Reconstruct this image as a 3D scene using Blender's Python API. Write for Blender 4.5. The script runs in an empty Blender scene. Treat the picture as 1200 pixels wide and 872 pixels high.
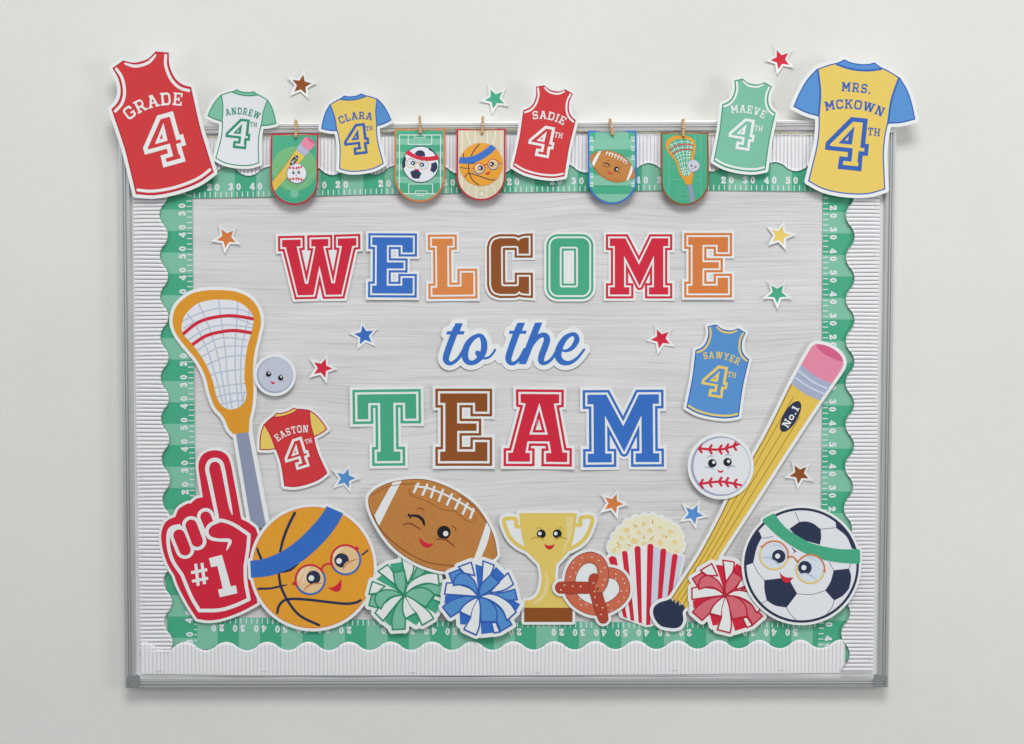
import bpy, math, random
import numpy as np
from mathutils import Vector
from mathutils.geometry import delaunay_2d_cdt
random.seed(4)
R_ = math.radians
SC = bpy.context.scene
COL = SC.collection

# ------------------------------------------------------------ camera, world, light, exposure
FPX, DIST, PITCH, CAMZ = 1666.67, 2.25, R_(3.07), 1.57
cam = bpy.data.cameras.new('camera')
cam.lens = 50; cam.sensor_width = 36; cam.clip_end = 100; cam.clip_start = 0.05
camo = bpy.data.objects.new('camera', cam); COL.objects.link(camo)
camo.location = (0, -DIST, CAMZ); camo.rotation_euler = (math.pi/2 - PITCH, 0, 0)
SC.camera = camo

world = bpy.data.worlds.new('World'); SC.world = world; world.use_nodes = True
# the unseen room: pale ceiling and upper walls, darker floor
_nt = world.node_tree; _tc = _nt.nodes.new('ShaderNodeTexCoord'); _sx = _nt.nodes.new('ShaderNodeSeparateXYZ'); _rp = _nt.nodes.new('ShaderNodeValToRGB'); _mr = _nt.nodes.new('ShaderNodeMapRange')
_mr.inputs[1].default_value = -1; _mr.inputs[2].default_value = 1
_nt.links.new(_tc.outputs['Generated'], _sx.inputs[0]); _nt.links.new(_sx.outputs['Z'], _mr.inputs[0]); _nt.links.new(_mr.outputs[0], _rp.inputs[0])
_e = _rp.color_ramp.elements
_e[0].position = .45; _e[0].color = (.24, .24, .23, 1)
_e[1].position = .53; _e[1].color = (.80, .83, .86, 1)
_nt.links.new(_rp.outputs[0], _nt.nodes['Background'].inputs[0])
_nt.nodes['Background'].inputs[1].default_value = 0.69

def area(name, loc, target, sx, sy, power, col):
    l = bpy.data.lights.new(name, 'AREA'); l.shape = 'RECTANGLE'; l.size = sx; l.size_y = sy
    l.energy = power; l.color = col
    o = bpy.data.objects.new(name, l); COL.objects.link(o); o.location = loc
    o.rotation_euler = (Vector(target) - Vector(loc)).to_track_quat('-Z', 'Y').to_euler()
area('ceiling_light', (0.2, -2.6, 4.3), (0.1, 0, 1.1), 1.9, 1.1, 74, (1.0, 0.985, 0.955))
area('window_light_right', (2.6, -1.9, 1.5), (0.45, 0, 1.05), 0.9, 1.2, 19, (1.0, 0.99, 0.97))
area('window_light_left', (-2.6, -1.6, 2.0), (0, 0, 1.45), 0.7, 1.0, 6, (0.93, 0.97, 1.0))

SC.view_settings.view_transform = 'Standard'; SC.view_settings.look = 'None'
SC.view_settings.exposure = 0.03; SC.view_settings.gamma = 1.0

# ------------------------------------------------------------ photograph pixel -> point at height h above the wall
CP, SP = math.cos(PITCH), math.sin(PITCH)
def P(x, y, h):
    dx = (np.asarray(x, float) - 600) / FPX; dy = (np.asarray(y, float) - 436) / FPX
    ry = CP - dy*SP; rz = -SP - dy*CP
    t = (DIST - np.asarray(h, float)) / ry
    return np.stack([t*dx, -DIST + t*ry, CAMZ + t*rz], -1)

# ------------------------------------------------------------ materials
def lin(c):
    c = c/255.0
    return c/12.92 if c <= 0.04045 else ((c+0.055)/1.055)**2.4
ILL = 0.86
MATS = {}
def mat(name, rgb=None, rough=0.5, metal=0.0, var=0.035, scale=120, bump=0.0, spec=0.35):
    if name in MATS: return MATS[name]
    m = bpy.data.materials.new(name); m.use_nodes = True
    nt = m.node_tree; b = nt.nodes['Principled BSDF']
    base = [min(0.90, lin(v)/ILL) for v in rgb]
    tc = nt.nodes.new('ShaderNodeTexCoord')
    n = nt.nodes.new('ShaderNodeTexNoise'); n.inputs['Scale'].default_value = scale; n.inputs['Detail'].default_value = 5
    n.inputs['Roughness'].default_value = 0.7
    nt.links.new(tc.outputs['Object'], n.inputs['Vector'])
    r = nt.nodes.new('ShaderNodeMapRange'); r.inputs[1].default_value = 0.3; r.inputs[2].default_value = 0.7
    r.inputs[3].default_value = 1-var; r.inputs[4].default_value = 1+var
    nt.links.new(n.outputs['Fac'], r.inputs[0])
    mx = nt.nodes.new('ShaderNodeVectorMath'); mx.operation = 'SCALE'
    mx.inputs[0].default_value = base; nt.links.new(r.outputs[0], mx.inputs['Scale'])
    nt.links.new(mx.outputs[0], b.inputs['Base Color'])
    b.inputs['Roughness'].default_value = rough; b.inputs['Metallic'].default_value = metal
    b.inputs['Specular IOR Level'].default_value = spec
    if bump:
        bp = nt.nodes.new('ShaderNodeBump'); bp.inputs['Strength'].default_value = bump; bp.inputs['Distance'].default_value = 0.0006
        nt.links.new(n.outputs['Fac'], bp.inputs['Height']); nt.links.new(bp.outputs[0], b.inputs['Normal'])
    MATS[name] = m
    return m
PAL = dict(
    white=(225, 228, 239), red=(203, 32, 58), jred=(203, 52, 56), crimson=(182, 26, 54), blue=(50, 106, 190), lblue=(82, 140, 202),
    dblue=(46, 92, 176), orange=(208, 120, 58), orange2=(214, 130, 68), brown=(138, 74, 26), green=(66, 164, 128), dgreen=(40, 140, 104),
    lgreen=(118, 184, 158), mint=(122, 186, 160), yellow=(226, 198, 100), jyellow=(224, 195, 96), gold=(221, 188, 82), amber=(216, 148, 40),
    ball=(222, 154, 44), ballrim=(216, 126, 60), navy=(37, 47, 76), black=(22, 24, 32), tan=(186, 124, 62), tandark=(134, 74, 34),
    lens=(224, 190, 142), lenslight=(232, 210, 178), lensblue=(208, 217, 232), salmon=(208, 130, 96), netgrey=(178, 190, 208),
    shaft=(138, 146, 172), ballgrey=(190, 194, 210), rimgrey=(152, 162, 190), cup=(219, 194, 100), cupdark=(198, 160, 56), cuplight=(224, 206, 140),
    pretzel=(200, 104, 76), pretzeldark=(174, 66, 44), pretzelline=(140, 52, 40), salt=(240, 214, 200), cream=(236, 224, 192), creamhi=(241, 233, 210), butter=(233, 205, 146),
    kernel=(206, 130, 62), pink=(222, 132, 160), dpink=(204, 90, 132), ferrule=(160, 170, 194), ferrulelight=(196, 204, 222),
    coolwhite=(200, 204, 220), lred=(208, 104, 116), wood=(196, 160, 120), court=(206, 197, 170), courtline=(228, 225, 214),
    fieldlight=(100, 182, 148), infield=(112, 176, 120), grain=(150, 116, 44), twine=(190, 176, 130), paper=(212, 212, 216), bwhite=(220, 222, 236))
def M(k):
    if k in MATS: return MATS[k]
    if k == 'tan': return mat(k, PAL[k], rough=0.6, var=0.2, scale=620)
    if k in ('cream', 'butter'): return mat(k, PAL[k], rough=0.6, var=0.06, scale=170)
    if k == 'wood': return mat(k, PAL[k], rough=0.7, var=0.12, scale=300)
    return mat(k, PAL[k], rough=0.5, var=0.02)

# ------------------------------------------------------------ signed distance shapes in the plane (photograph pixels)
class S:
    def __init__(s, f, bb, loops=None): s.f, s.bb, s.loops = f, bb, loops
    def __or__(a, b):
        return S(lambda X, Y: np.minimum(a.f(X, Y), b.f(X, Y)), (min(a.bb[0], b.bb[0]), min(a.bb[1], b.bb[1]), max(a.bb[2], b.bb[2]), max(a.bb[3], b.bb[3])))
    def __and__(a, b):
        return S(lambda X, Y: np.maximum(a.f(X, Y), b.f(X, Y)), (max(a.bb[0], b.bb[0]), max(a.bb[1], b.bb[1]), min(a.bb[2], b.bb[2]), min(a.bb[3], b.bb[3])))
    def __sub__(a, b): return S(lambda X, Y: np.maximum(a.f(X, Y), -b.f(X, Y)), a.bb)
    def off(a, d): return S(lambda X, Y: a.f(X, Y) - d, (a.bb[0]-d, a.bb[1]-d, a.bb[2]+d, a.bb[3]+d))
    def ring(a, w): return S(lambda X, Y: np.abs(a.f(X, Y)) - w/2, (a.bb[0]-w, a.bb[1]-w, a.bb[2]+w, a.bb[3]+w))
    def tf(a, sc, rot, src, dst):
        c, s = math.cos(R_(rot)), math.sin(R_(rot))
        def f(X, Y):
            u = (X-dst[0])/sc; v = (Y-dst[1])/sc
            return a.f(src[0] + c*u + s*v, src[1] - s*u + c*v)*sc
        xs = []; ys = []
        for x in (a.bb[0], a.bb[2]):
            for y in (a.bb[1], a.bb[3]):
                dx, dy = x-src[0], y-src[1]
                xs.append(dst[0] + sc*(c*dx - s*dy)); ys.append(dst[1] + sc*(s*dx + c*dy))
        return S(f, (min(xs), min(ys), max(xs), max(ys)))
def bbox(p, r=0):
    p = np.asarray(p, float)
    return (p[:, 0].min()-r, p[:, 1].min()-r, p[:, 0].max()+r, p[:, 1].max()+r)
def poly(*loops):
    loops = [np.asarray([q[:2] for q in l], float) for l in loops]
    def f(X, Y):
        d = np.full(X.shape, 1e18); ins = np.zeros(X.shape, bool)
        for l in loops:
            n = len(l)
            for i in range(n):
                ax, ay = l[i]; bx, by = l[(i+1) % n]
                ex, ey = bx-ax, by-ay; L = ex*ex+ey*ey
                if L < 1e-14: continue
                wx, wy = X-ax, Y-ay
                t = np.clip((wx*ex+wy*ey)/L, 0, 1)
                qx = wx-ex*t; qy = wy-ey*t
                d = np.minimum(d, qx*qx+qy*qy)
                if ay != by:
                    ins ^= ((ay > Y) != (by > Y)) & (X < ex*(Y-ay)/ey + ax)
        d = np.sqrt(d)
        return np.where(ins, -d, d)
    return S(f, bbox(np.concatenate(loops)), loops)
def stroke(pts, w=None):
    """round-ended stroke; a third coordinate is the half width at that point"""
    p = [(q[0], q[1], q[2] if len(q) > 2 else w/2) for q in pts]
    def f(X, Y):
        d = np.full(X.shape, 1e18)
        for (ax, ay, ra), (bx, by, rb) in zip(p[:-1], p[1:]):
            ex, ey = bx-ax, by-ay; L = max(ex*ex+ey*ey, 1e-12)
            t = np.clip(((X-ax)*ex+(Y-ay)*ey)/L, 0, 1)
            d = np.minimum(d, np.hypot(X-ax-ex*t, Y-ay-ey*t) - (ra+(rb-ra)*t))
        return d
    return S(f, bbox([q[:2] for q in p], max(q[2] for q in p)))
def circ(x, y, r): return S(lambda X, Y: np.hypot(X-x, Y-y)-r, (x-r, y-r, x+r, y+r))
def ell(x, y, a, b, rot=0):
    n = 40; c, s = math.cos(R_(rot)), math.sin(R_(rot))
    return poly([(x + a*math.cos(t)*c - b*math.sin(t)*s, y + a*math.cos(t)*s + b*math.sin(t)*c) for t in np.linspace(0, 2*math.pi, n, endpoint=False)])
def rect(x0, y0, x1, y1): return poly([(x0, y0), (x1, y0), (x1, y1), (x0, y1)])
def rrect(x0, y0, x1, y1, r):
    cx, cy, hx, hy = (x0+x1)/2, (y0+y1)/2, (x1-x0)/2-r, (y1-y0)/2-r
    def f(X, Y):
        qx = np.abs(X-cx)-hx; qy = np.abs(Y-cy)-hy
        return np.hypot(np.maximum(qx, 0), np.maximum(qy, 0)) + np.minimum(np.maximum(qx, qy), 0) - r
    return S(f, (x0, y0, x1, y1))
def arc(x, y, r, a0, a1, w, n=24):
    return stroke([(x + r*math.cos(R_(a)), y + r*math.sin(R_(a))) for a in np.linspace(a0, a1, n)], w)
def union(l):
    r = l[0]
    for q in l[1:]: r = r | q
    return r
def sm(pts, closed=True, n=5):
    """Catmull-Rom through the points; a point written (x, y, 'c') is a corner"""
    N = len(pts); out = []
    segs = range(N if closed else N-1)
    def g(i):
        return np.array(pts[i % N][:2], float) if closed else np.array(pts[max(0, min(N-1, i))][:2], float)
    corner = lambda i: len(pts[i % N]) > 2 and pts[i % N][2] == 'c'
    for i in segs:
        p1, p2 = g(i), g(i+1)
        p0 = p1*2-p2 if corner(i) else g(i-1)
        p3 = p2*2-p1 if corner(i+1) else g(i+2)
        for k in range(n):
            t = k/n
            out.append(tuple(0.5*((2*p1)+(-p0+p2)*t+(2*p0-5*p1+4*p2-p3)*t*t+(-p0+3*p1-3*p2+p3)*t**3)))
    if not closed: out.append(tuple(g(N-1)))
    return out
def sms(pts, w=None, n=5):
    """smooth stroke, radii interpolated when given"""
    c = sm([q[:2] for q in pts], False, n)
    if len(pts[0]) > 2:
        rr = np.interp(np.linspace(0, len(pts)-1, len(c)), range(len(pts)), [q[2] for q in pts])
        return stroke([(a, b, r) for (a, b), r in zip(c, rr)])
    return stroke(c, w)
def mitre(core, d):
    """outset of a polygon shape with its convex corners kept sharp"""
    quads = []
    for l in core.loops:
        n = len(l)
        A = 0.5*sum(l[i][0]*l[(i+1) % n][1]-l[(i+1) % n][0]*l[i][1] for i in range(n))
        sg = 1 if A > 0 else -1
        if l is not core.loops[0]: continue
        for i in range(n):
            v = l[i]; e1 = v-l[i-1]; e2 = l[(i+1) % n]-v
            l1, l2 = np.hypot(*e1), np.hypot(*e2)
            if l1 < 1e-6 or l2 < 1e-6: continue
            e1 = e1/l1; e2 = e2/l2
            if sg*(e1[0]*e2[1]-e1[1]*e2[0]) < 0.2: continue
            n1 = np.array([e1[1], -e1[0]])*sg; n2 = np.array([e2[1], -e2[0]])*sg
            m = n1+n2; k = min(d*2/np.dot(m, m), d*1.2)
            quads.append(poly([v, v+n1*d, v+m*k, v+n2*d]))
    return union([core.off(d)]+quads) if quads else core.off(d)

def contour(sh, step, pad=1.2):
    x0, y0, x1, y1 = sh.bb
    xs = np.arange(x0-pad*step*2, x1+pad*step*2+step, step); ys = np.arange(y0-pad*step*2, y1+pad*step*2+step, step)
    if len(xs) < 3 or len(ys) < 3: return []
    X, Y = np.meshgrid(xs, ys)
    F = sh.f(X, Y); F = np.where(np.abs(F) < 1e-7, 1e-7, F)
    F[0, :] = F[-1, :] = np.abs(F[0, :])*0+step; F[:, 0] = F[:, -1] = step
    B = F < 0
    code = B[:-1, :-1]*1 + B[:-1, 1:]*2 + B[1:, 1:]*4 + B[1:, :-1]*8
    T = {1: [(3, 0)], 2: [(0, 1)], 3: [(3, 1)], 4: [(1, 2)], 5: [(3, 0), (1, 2)], 6: [(0, 2)], 7: [(3, 2)], 8: [(2, 3)], 9: [(2, 0)],
         10: [(0, 1), (2, 3)], 11: [(2, 1)], 12: [(1, 3)], 13: [(1, 0)], 14: [(0, 3)]}
    nxt = {}
    ii, jj = np.nonzero((code > 0) & (code < 15))
    for i, j in zip(ii.tolist(), jj.tolist()):
        for a, b in T[int(code[i, j])]:
            def key(e): return ((0, i, j), (1, i, j+1), (0, i+1, j), (1, i, j))[e]
            nxt[key(a)] = key(b)
    def pos(k):
        t, i, j = k
        if t == 0: a, b = F[i, j], F[i, j+1]; return (xs[j] + step*a/(a-b), ys[i])
        a, b = F[i, j], F[i+1, j]; return (xs[j], ys[i] + step*a/(a-b))
    loops = []
    while nxt:
        k0 = next(iter(nxt)); k = k0; l = []
        while k in nxt:
            l.append(pos(k)); k = nxt.pop(k)
        if len(l) >= 4: loops.append(np.array(l))
    return loops
def simplify(l, tol):
    n = len(l)
    if n < 6: return l
    far = int(np.argmax(np.hypot(*(l-l[0]).T)))
    def dp(a, b, pts, keep):
        st = [(a, b)]
        while st:
            a, b = st.pop()
            if b-a < 2: continue
            s, e = pts[a], pts[b]; d = e-s; L = np.hypot(*d)
            q = pts[a+1:b]-s
            dist = np.abs(q[:, 0]*d[1]-q[:, 1]*d[0])/L if L > 1e-9 else np.hypot(q[:, 0], q[:, 1])
            k = int(np.argmax(dist))
            if dist[k] > tol:
                keep.add(a+1+k); st += [(a, a+1+k), (a+1+k, b)]
    pts = np.vstack([l, l[:1]]); keep = {0, far}
    dp(0, far, pts, keep); dp(far, n, pts, keep)
    return pts[sorted(k for k in keep if k < n)]
def area_of(l):
    x, y = l[:, 0], l[:, 1]
    return 0.5*np.sum(x*np.roll(y, -1)-np.roll(x, -1)*y)
def inside(loops, Q):
    ins = np.zeros(len(Q), bool); X, Y = Q[:, 0], Q[:, 1]
    for l in loops:
        a = l; b = np.roll(l, -1, 0)
        for (ax, ay), (bx, by) in zip(a, b):
            if ay == by: continue
            ins ^= ((ay > Y) != (by > Y)) & (X < (bx-ax)*(Y-ay)/(by-ay)+ax)
    return ins
def loops_of(sh, step=0.4, tol=0.05, holes=True):
    if sh.loops is not None and len(sh.loops) == 1: L = [sh.loops[0]]
    else:
        L = [simplify(l, tol) for l in contour(sh, step)]
        L = [l for l in L if len(l) > 2 and abs(area_of(l)) > 0.12]
        if not holes and L:
            big = np.sign(area_of(max(L, key=lambda q: abs(area_of(q)))))
            L = [l for l in L if np.sign(area_of(l)) == big]
    return L
def triangulate(loops, grid=None):
    """-> 2-D verts, tris, loops of vertex indices"""
    V = []; E = []; LI = []
    for l in loops:
        if grid:
            out = []
            for a, b in zip(l, np.roll(l, -1, 0)):
                k = max(1, int(math.ceil(np.hypot(*(b-a))/grid)))
                out += [a+(b-a)*t/k for t in range(k)]
            l = np.array(out)
        s = len(V); n = len(l); V += [tuple(map(float, q)) for q in l]
        E += [(s+i, s+(i+1) % n) for i in range(n)]; LI.append((s, n))
    ls = [np.array(V[s:s+n]) for s, n in LI]
    if grid:
        allp = np.array(V); x0, y0 = allp.min(0); x1, y1 = allp.max(0)
        gx = np.arange(math.floor(x0/grid)*grid, x1+grid, grid); gy = np.arange(math.floor(y0/grid)*grid, y1+grid, grid)
        G = np.array([(a, b) for a in gx for b in gy])
        G = G[inside(ls, G)]
        if len(G):
            d = np.min(np.hypot(G[:, None, 0]-allp[None, :, 0], G[:, None, 1]-allp[None, :, 1]), 1)
            V += [tuple(map(float, q)) for q in G[d > grid*0.25]]
    r = delaunay_2d_cdt([Vector(v) for v in V], E, [], 0, 1e-5)
    v2 = np.array([tuple(v) for v in r[0]]); tris = np.array([t for t in r[2] if len(t) == 3])
    if not len(tris): return v2, [], ls
    c = v2[tris].mean(1)
    return v2, tris[inside(ls, c)], ls

# ------------------------------------------------------------ objects
def link(name, me, m, parent=None, loc=None):
    o = bpy.data.objects.new(name, me); COL.objects.link(o)
    if m: me.materials.append(m)
    if parent is not None: o.parent = parent
    if loc is not None: o.location = loc
    return o
def rawmesh(name, verts, faces, smooth=False):
    me = bpy.data.meshes.new(name); me.from_pydata([tuple(map(float, v)) for v in verts], [], [tuple(map(int, f)) for f in faces]); me.update()
    if smooth:
        for p in me.polygons: p.use_smooth = True
    return me
def setp(o, label, cat, group=None, kind=None):
    if label: o['label'] = label
    if cat: o['category'] = cat
    if group: o['group'] = group
    if kind: o['kind'] = kind
def thing(name, label, cat, loc, group=None):
    o = bpy.data.objects.new(name, None); COL.objects.link(o); o.location = loc; o.empty_display_size = 0.02
    setp(o, label, cat, group); return o
LAY = 0.00010
class Card:
    """a die-cut paper card with printed layers; all its pieces share the card's gentle curl"""
    def __init__(s, name, label, cat, c, h, group=None, curl=(0, 0, 0), R=40, grid=9, th=0.0007):
        s.c, s.h, s.curl, s.R, s.grid, s.th = c, h, curl, R, grid, th
        s.loc = P(c[0], c[1], h); s.root = thing(name, label, cat, s.loc, group)
    def H(s, x, y):
        a, b, tilt = s.curl
        u = (np.asarray(x)-s.c[0])/s.R; v = (np.asarray(y)-s.c[1])/s.R
        return a*u*u + b*v*v + tilt*v + max(0, -tilt)*0 + abs(tilt)
    def world(s, v2, lift):
        h = s.h + s.H(v2[:, 0], v2[:, 1])
        p = P(v2[:, 0], v2[:, 1], s.h + s.H(v2[:, 0], v2[:, 1])*0)   # outline fixed on the card's own plane
        p[:, 1] = -(h+lift)
        return p - s.loc
    def grd(s): return s.grid if any(abs(k) > 1e-6 for k in s.curl) else None
    def backing(s, sh, holes=False, step=0.45, m='white', name='card_backing'):
        L = loops_of(sh, step, holes=holes)
        v2, tris, ls = triangulate(L, s.grd())
        top = s.world(v2, s.th); faces = [t[::-1] if False else tuple(t) for t in tris]
        V = list(top); F = orient(top, faces)
        for l in ls:
            a = s.world(l, s.th); b = s.world(l, 0.0); n = len(l); k = len(V)
            V += list(a)+list(b)
            F += [(k+i, k+(i+1) % n, k+n+(i+1) % n, k+n+i) for i in range(n)]
        return link(name, rawmesh(name, V, F), M(m), s.root)
    def print(s, name, sh, m, lv=1, step=0.35, parent=None, label=None, holes=True):
        L = loops_of(sh, step, holes=holes)
        if not L: return None
        v2, tris, ls = triangulate(L, s.grd())
        if not len(tris): return None
        w = s.world(v2, s.th+lv*LAY)
        o = link(name, rawmesh(name, w, orient(w, tris)), M(m), parent or s.root)
        if label: o['label'] = label
        return o
    def text(s, name, v2, tris, m, lv=2):
        w = s.world(v2, s.th+lv*LAY)
        return link(name, rawmesh(name, w, orient(w, tris)), M(m), s.root)
def orient(w, tris):
    w = np.asarray(w); tris = np.asarray(tris)
    if not len(tris): return []
    a, b, c = w[tris[:, 0]], w[tris[:, 1]], w[tris[:, 2]]
    ny = np.cross(b-a, c-a)[:, 1]
    t = tris.copy(); t[ny > 0] = t[ny > 0][:, ::-1]
    return [tuple(q) for q in t.tolist()]

# ------------------------------------------------------------ slab lettering (cap height 1, y down)
def gR(x0, y0, x1, y1): return rect(x0, y0, x1, y1)
def gL(x0, y0, x1, y1, w): return poly([(x0, y0), (x0+w, y0), (x1+w, y1), (x1, y1)])
t_, sf = 0.19, 0.13
def gst(x): return gR(x, 0, x+t_, 1)
def gsf(x, y, w=0.38): return gR(x+t_/2-w/2, y, x+t_/2+w/2, y+sf)
GL = {
 'A': (1.0, lambda: gL(.38, 0, .07, 1, .2)|gL(.42, 0, .73, 1, .2)|gR(.25, .58, .75, .70)|gR(.28, 0, .62, sf)|gR(0, 1-sf, .37, 1)|gR(.63, 1-sf, 1, 1)),
 'C': (.84, lambda: (rrect(.1, .08, .74, .92, .2).ring(.17)-gR(.5, .33, .9, .66))|gR(.62, .02, .80, .34)|gR(.66, .66, .80, .8)),
 'D': (.92, lambda: gst(.1)|gR(0, 0, .5, sf)|gR(0, 1-sf, .5, 1)|((rrect(.2, .075, .8, .925, .24).ring(.17))&gR(.3, 0, 1, 1))),
 'E': (.84, lambda: gst(.1)|gR(0, 0, .8, sf)|gR(0, 1-sf, .8, 1)|gR(.66, 0, .8, .32)|gR(.66, .68, .8, 1)|gR(.2, .44, .58, .57)|gR(.47, .35, .58, .66)),
 'G': (.90, lambda: (rrect(.1, .08, .76, .92, .2).ring(.17)-gR(.5, .33, .95, .54))|gR(.64, .02, .80, .32)|gR(.5, .52, .88, .65)|gR(.67, .52, .85, .9)),
 'H': (.98, lambda: gst(.1)|gst(.69)|gR(.1, .44, .88, .57)|gsf(.1, 0)|gsf(.1, 1-sf)|gsf(.69, 0)|gsf(.69, 1-sf)),
 'I': (.42, lambda: gst(.11)|gsf(.11, 0, .41)|gsf(.11, 1-sf, .41)),
 'K': (.96, lambda: gst(.1)|gL(.68, 0, .22, .55, .2)|gL(.40, .42, .70, 1, .21)|gsf(.1, 0)|gsf(.1, 1-sf)|gR(.56, 0, .94, sf)|gR(.60, 1-sf, .98, 1)),
 'L': (.80, lambda: gst(.1)|gsf(.1, 0)|gR(0, 1-sf, .76, 1)|gR(.62, .64, .76, 1)),
 'M': (1.16, lambda: gst(.1)|gst(.85)|gL(.08, 0, .46, .72, .24)|gL(.82, 0, .44, .72, .24)|gR(0, 0, .3, sf)|gR(.84, 0, 1.14, sf)|gsf(.1, 1-sf)|gsf(.85, 1-sf)),
 'N': (1.0, lambda: gR(.1, 0, .26, 1)|gR(.72, 0, .88, 1)|gL(.08, 0, .62, 1, .26)|gR(0, 0, .3, sf)|gR(.58, 0, .98, sf)|gR(0, 1-sf, .38, 1)),
 'O': (.86, lambda: rrect(.09, .08, .77, .92, .22).ring(.18)),
 'R': (.94, lambda: gst(.1)|gR(0, 0, .5, sf)|((rrect(.2, .07, .74, .56, .2).ring(.15))&gR(.25, -.1, 1, .7))|gL(.42, .52, .66, 1, .2)|gsf(.1, 1-sf)|gR(.62, 1-sf, .94, 1)),
 'S': (.80, lambda: (rrect(.1, .08, .68, .53, .2).ring(.16)-gR(.45, .3, .9, .46))|(rrect(.1, .47, .68, .92, .2).ring(.16)-gR(-.1, .54, .33, .7))|gR(.62, .02, .74, .3)|gR(.03, .70, .15, .98)),
 'T': (.88, lambda: gst(.345)|gR(.02, 0, .86, sf)|gR(.02, 0, .16, .33)|gR(.72, 0, .86, .33)|gsf(.345, 1-sf, .44)),
 'V': (.98, lambda: gL(.08, 0, .38, 1, .21)|gL(.70, 0, .40, 1, .21)|gR(0, 0, .38, sf)|gR(.62, 0, .99, sf)),
 'W': (1.36, lambda: gL(.08, 0, .30, 1, .2)|gL(.58, 0, .32, 1, .19)|gL(.58, 0, .84, 1, .19)|gL(1.08, 0, .86, 1, .2)|gR(0, 0, .36, sf)|gR(.48, 0, .88, sf)|gR(1.0, 0, 1.36, sf)),
 'Y': (.94, lambda: gL(.08, 0, .37, .58, .22)|gL(.66, 0, .37, .58, .22)|gR(.38, .5, .58, 1)|gR(0, 0, .36, sf)|gR(.6, 0, .96, sf)|gR(.26, 1-sf, .7, 1)),
 '.': (.34, lambda: gR(.06, .8, .26, 1)),
 'o': (.74, lambda: rrect(.08, .42, .62, .92, .2).ring(.17)),
 '1': (.60, lambda: gR(.2, 0, .42, 1)|gL(.2, 0, .0, .2, .22)|gR(.05, .86, .58, 1)),
 '2': (.74, lambda: sms([(.1, .3, .085), (.12, .12, .085), (.33, .07, .08), (.52, .16, .1), (.5, .38, .11), (.3, .62, .09), (.1, .86, .07)])|gR(.03, .82, .68, 1)|gR(.58, .68, .68, 1)|circ(.13, .29, .12)),
 '3': (.74, lambda: sms([(.13, .2, .1), (.3, .07, .07), (.5, .16, .11), (.46, .38, .1), (.3, .47, .06)])|sms([(.3, .47, .06), (.5, .55, .11), (.54, .76, .13), (.34, .93, .07), (.13, .82, .11)])),
 '4': (.76, lambda: gR(.4, 0, .6, 1)|gL(.42, 0, .0, .66, .14)|gR(.0, .64, .72, .77)|gR(.3, .9, .7, 1)),
 '5': (.74, lambda: gR(.1, 0, .62, .16)|gR(.1, 0, .2, .48)|sms([(.16, .46, .06), (.36, .38, .07), (.54, .5, .11), (.55, .74, .13), (.34, .93, .07), (.13, .83, .11)])),
 '0': (.74, lambda: ell(.35, .5, .31, .5)-ell(.35, .5, .12, .36)),
}
GC = {}
def glyph(ch, bold=0):
    if (ch, bold) not in GC:
        L = [simplify(l, 0.006) for l in contour(GL[ch][1]().off(bold), 0.02)]
        L = [l for l in L if abs(area_of(l)) > 0.0006]
        v, t, _ = triangulate(L); GC[(ch, bold)] = (v, t)
    return GC[(ch, bold)]
def textgeo(txt, c, cap, rot=0, arch=0.0, gap=0.14, xs=1.0, tot_w=None, bold=0):
    """text centred on c (middle of the caps), arched by 'arch' = radius in px (0: straight), x-stretch xs"""
    if tot_w: xs = (tot_w-gap*cap*(len(txt)-1))/(cap*sum(GL[ch][0] for ch in txt))
    ws = [(GL[ch][0] if ch != ' ' else .5)*cap*xs for ch in txt]; tot = sum(ws)+gap*cap*(len(txt)-1); x = -tot/2
    VV = []; TT = []; n = 0; cr, sr = math.cos(R_(rot)), math.sin(R_(rot))
    for ch, w in zip(txt, ws):
        if ch != ' ':
            v, t = glyph(ch, bold); mx = x+w/2
            lx = (v[:, 0]*cap*xs - w/2); ly = (v[:, 1]-.5)*cap
            if arch:
                a = mx/arch; ca, sa = math.cos(a), math.sin(a)
                ox, oy = arch*math.sin(a), arch*(1-math.cos(a))
                X = ox + lx*ca - ly*sa; Y = oy + lx*sa + ly*ca
            else: X = mx+lx; Y = ly
            VV.append(np.stack([c[0]+X*cr-Y*sr, c[1]+X*sr+Y*cr], -1)); TT.append(np.asarray(t)+n); n += len(v)
        x += w+gap*cap
    return np.concatenate(VV), np.concatenate(TT)
class Crop:
    def __init__(s, ox, oy, k): s.ox, s.oy, s.k = ox, oy, k
    def __call__(s, *p):
        out = []
        for q in p:
            a = [s.ox+q[0]/s.k, s.oy+q[1]/s.k]
            if len(q) > 2: a.append(q[2] if q[2] == 'c' else q[2]/s.k)
            out.append(tuple(a))
        return out
    def pt(s, x, y): return (s.ox+x/s.k, s.oy+y/s.k)
    def circ(s, x, y, r): return circ(s.ox+x/s.k, s.oy+y/s.k, r/s.k)
    def arc(s, x, y, r, a0, a1, w): return arc(s.ox+x/s.k, s.oy+y/s.k, r/s.k, a0, a1, w/s.k)
    def poly(s, *p): return poly(s(*p))
    def sp(s, *p): return poly(sm(s(*p)))
    def st(s, w, *p): return stroke(s(*p), w/s.k)
    def ss(s, w, *p): return sms(s(*p), w/s.k if w else None)
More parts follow.
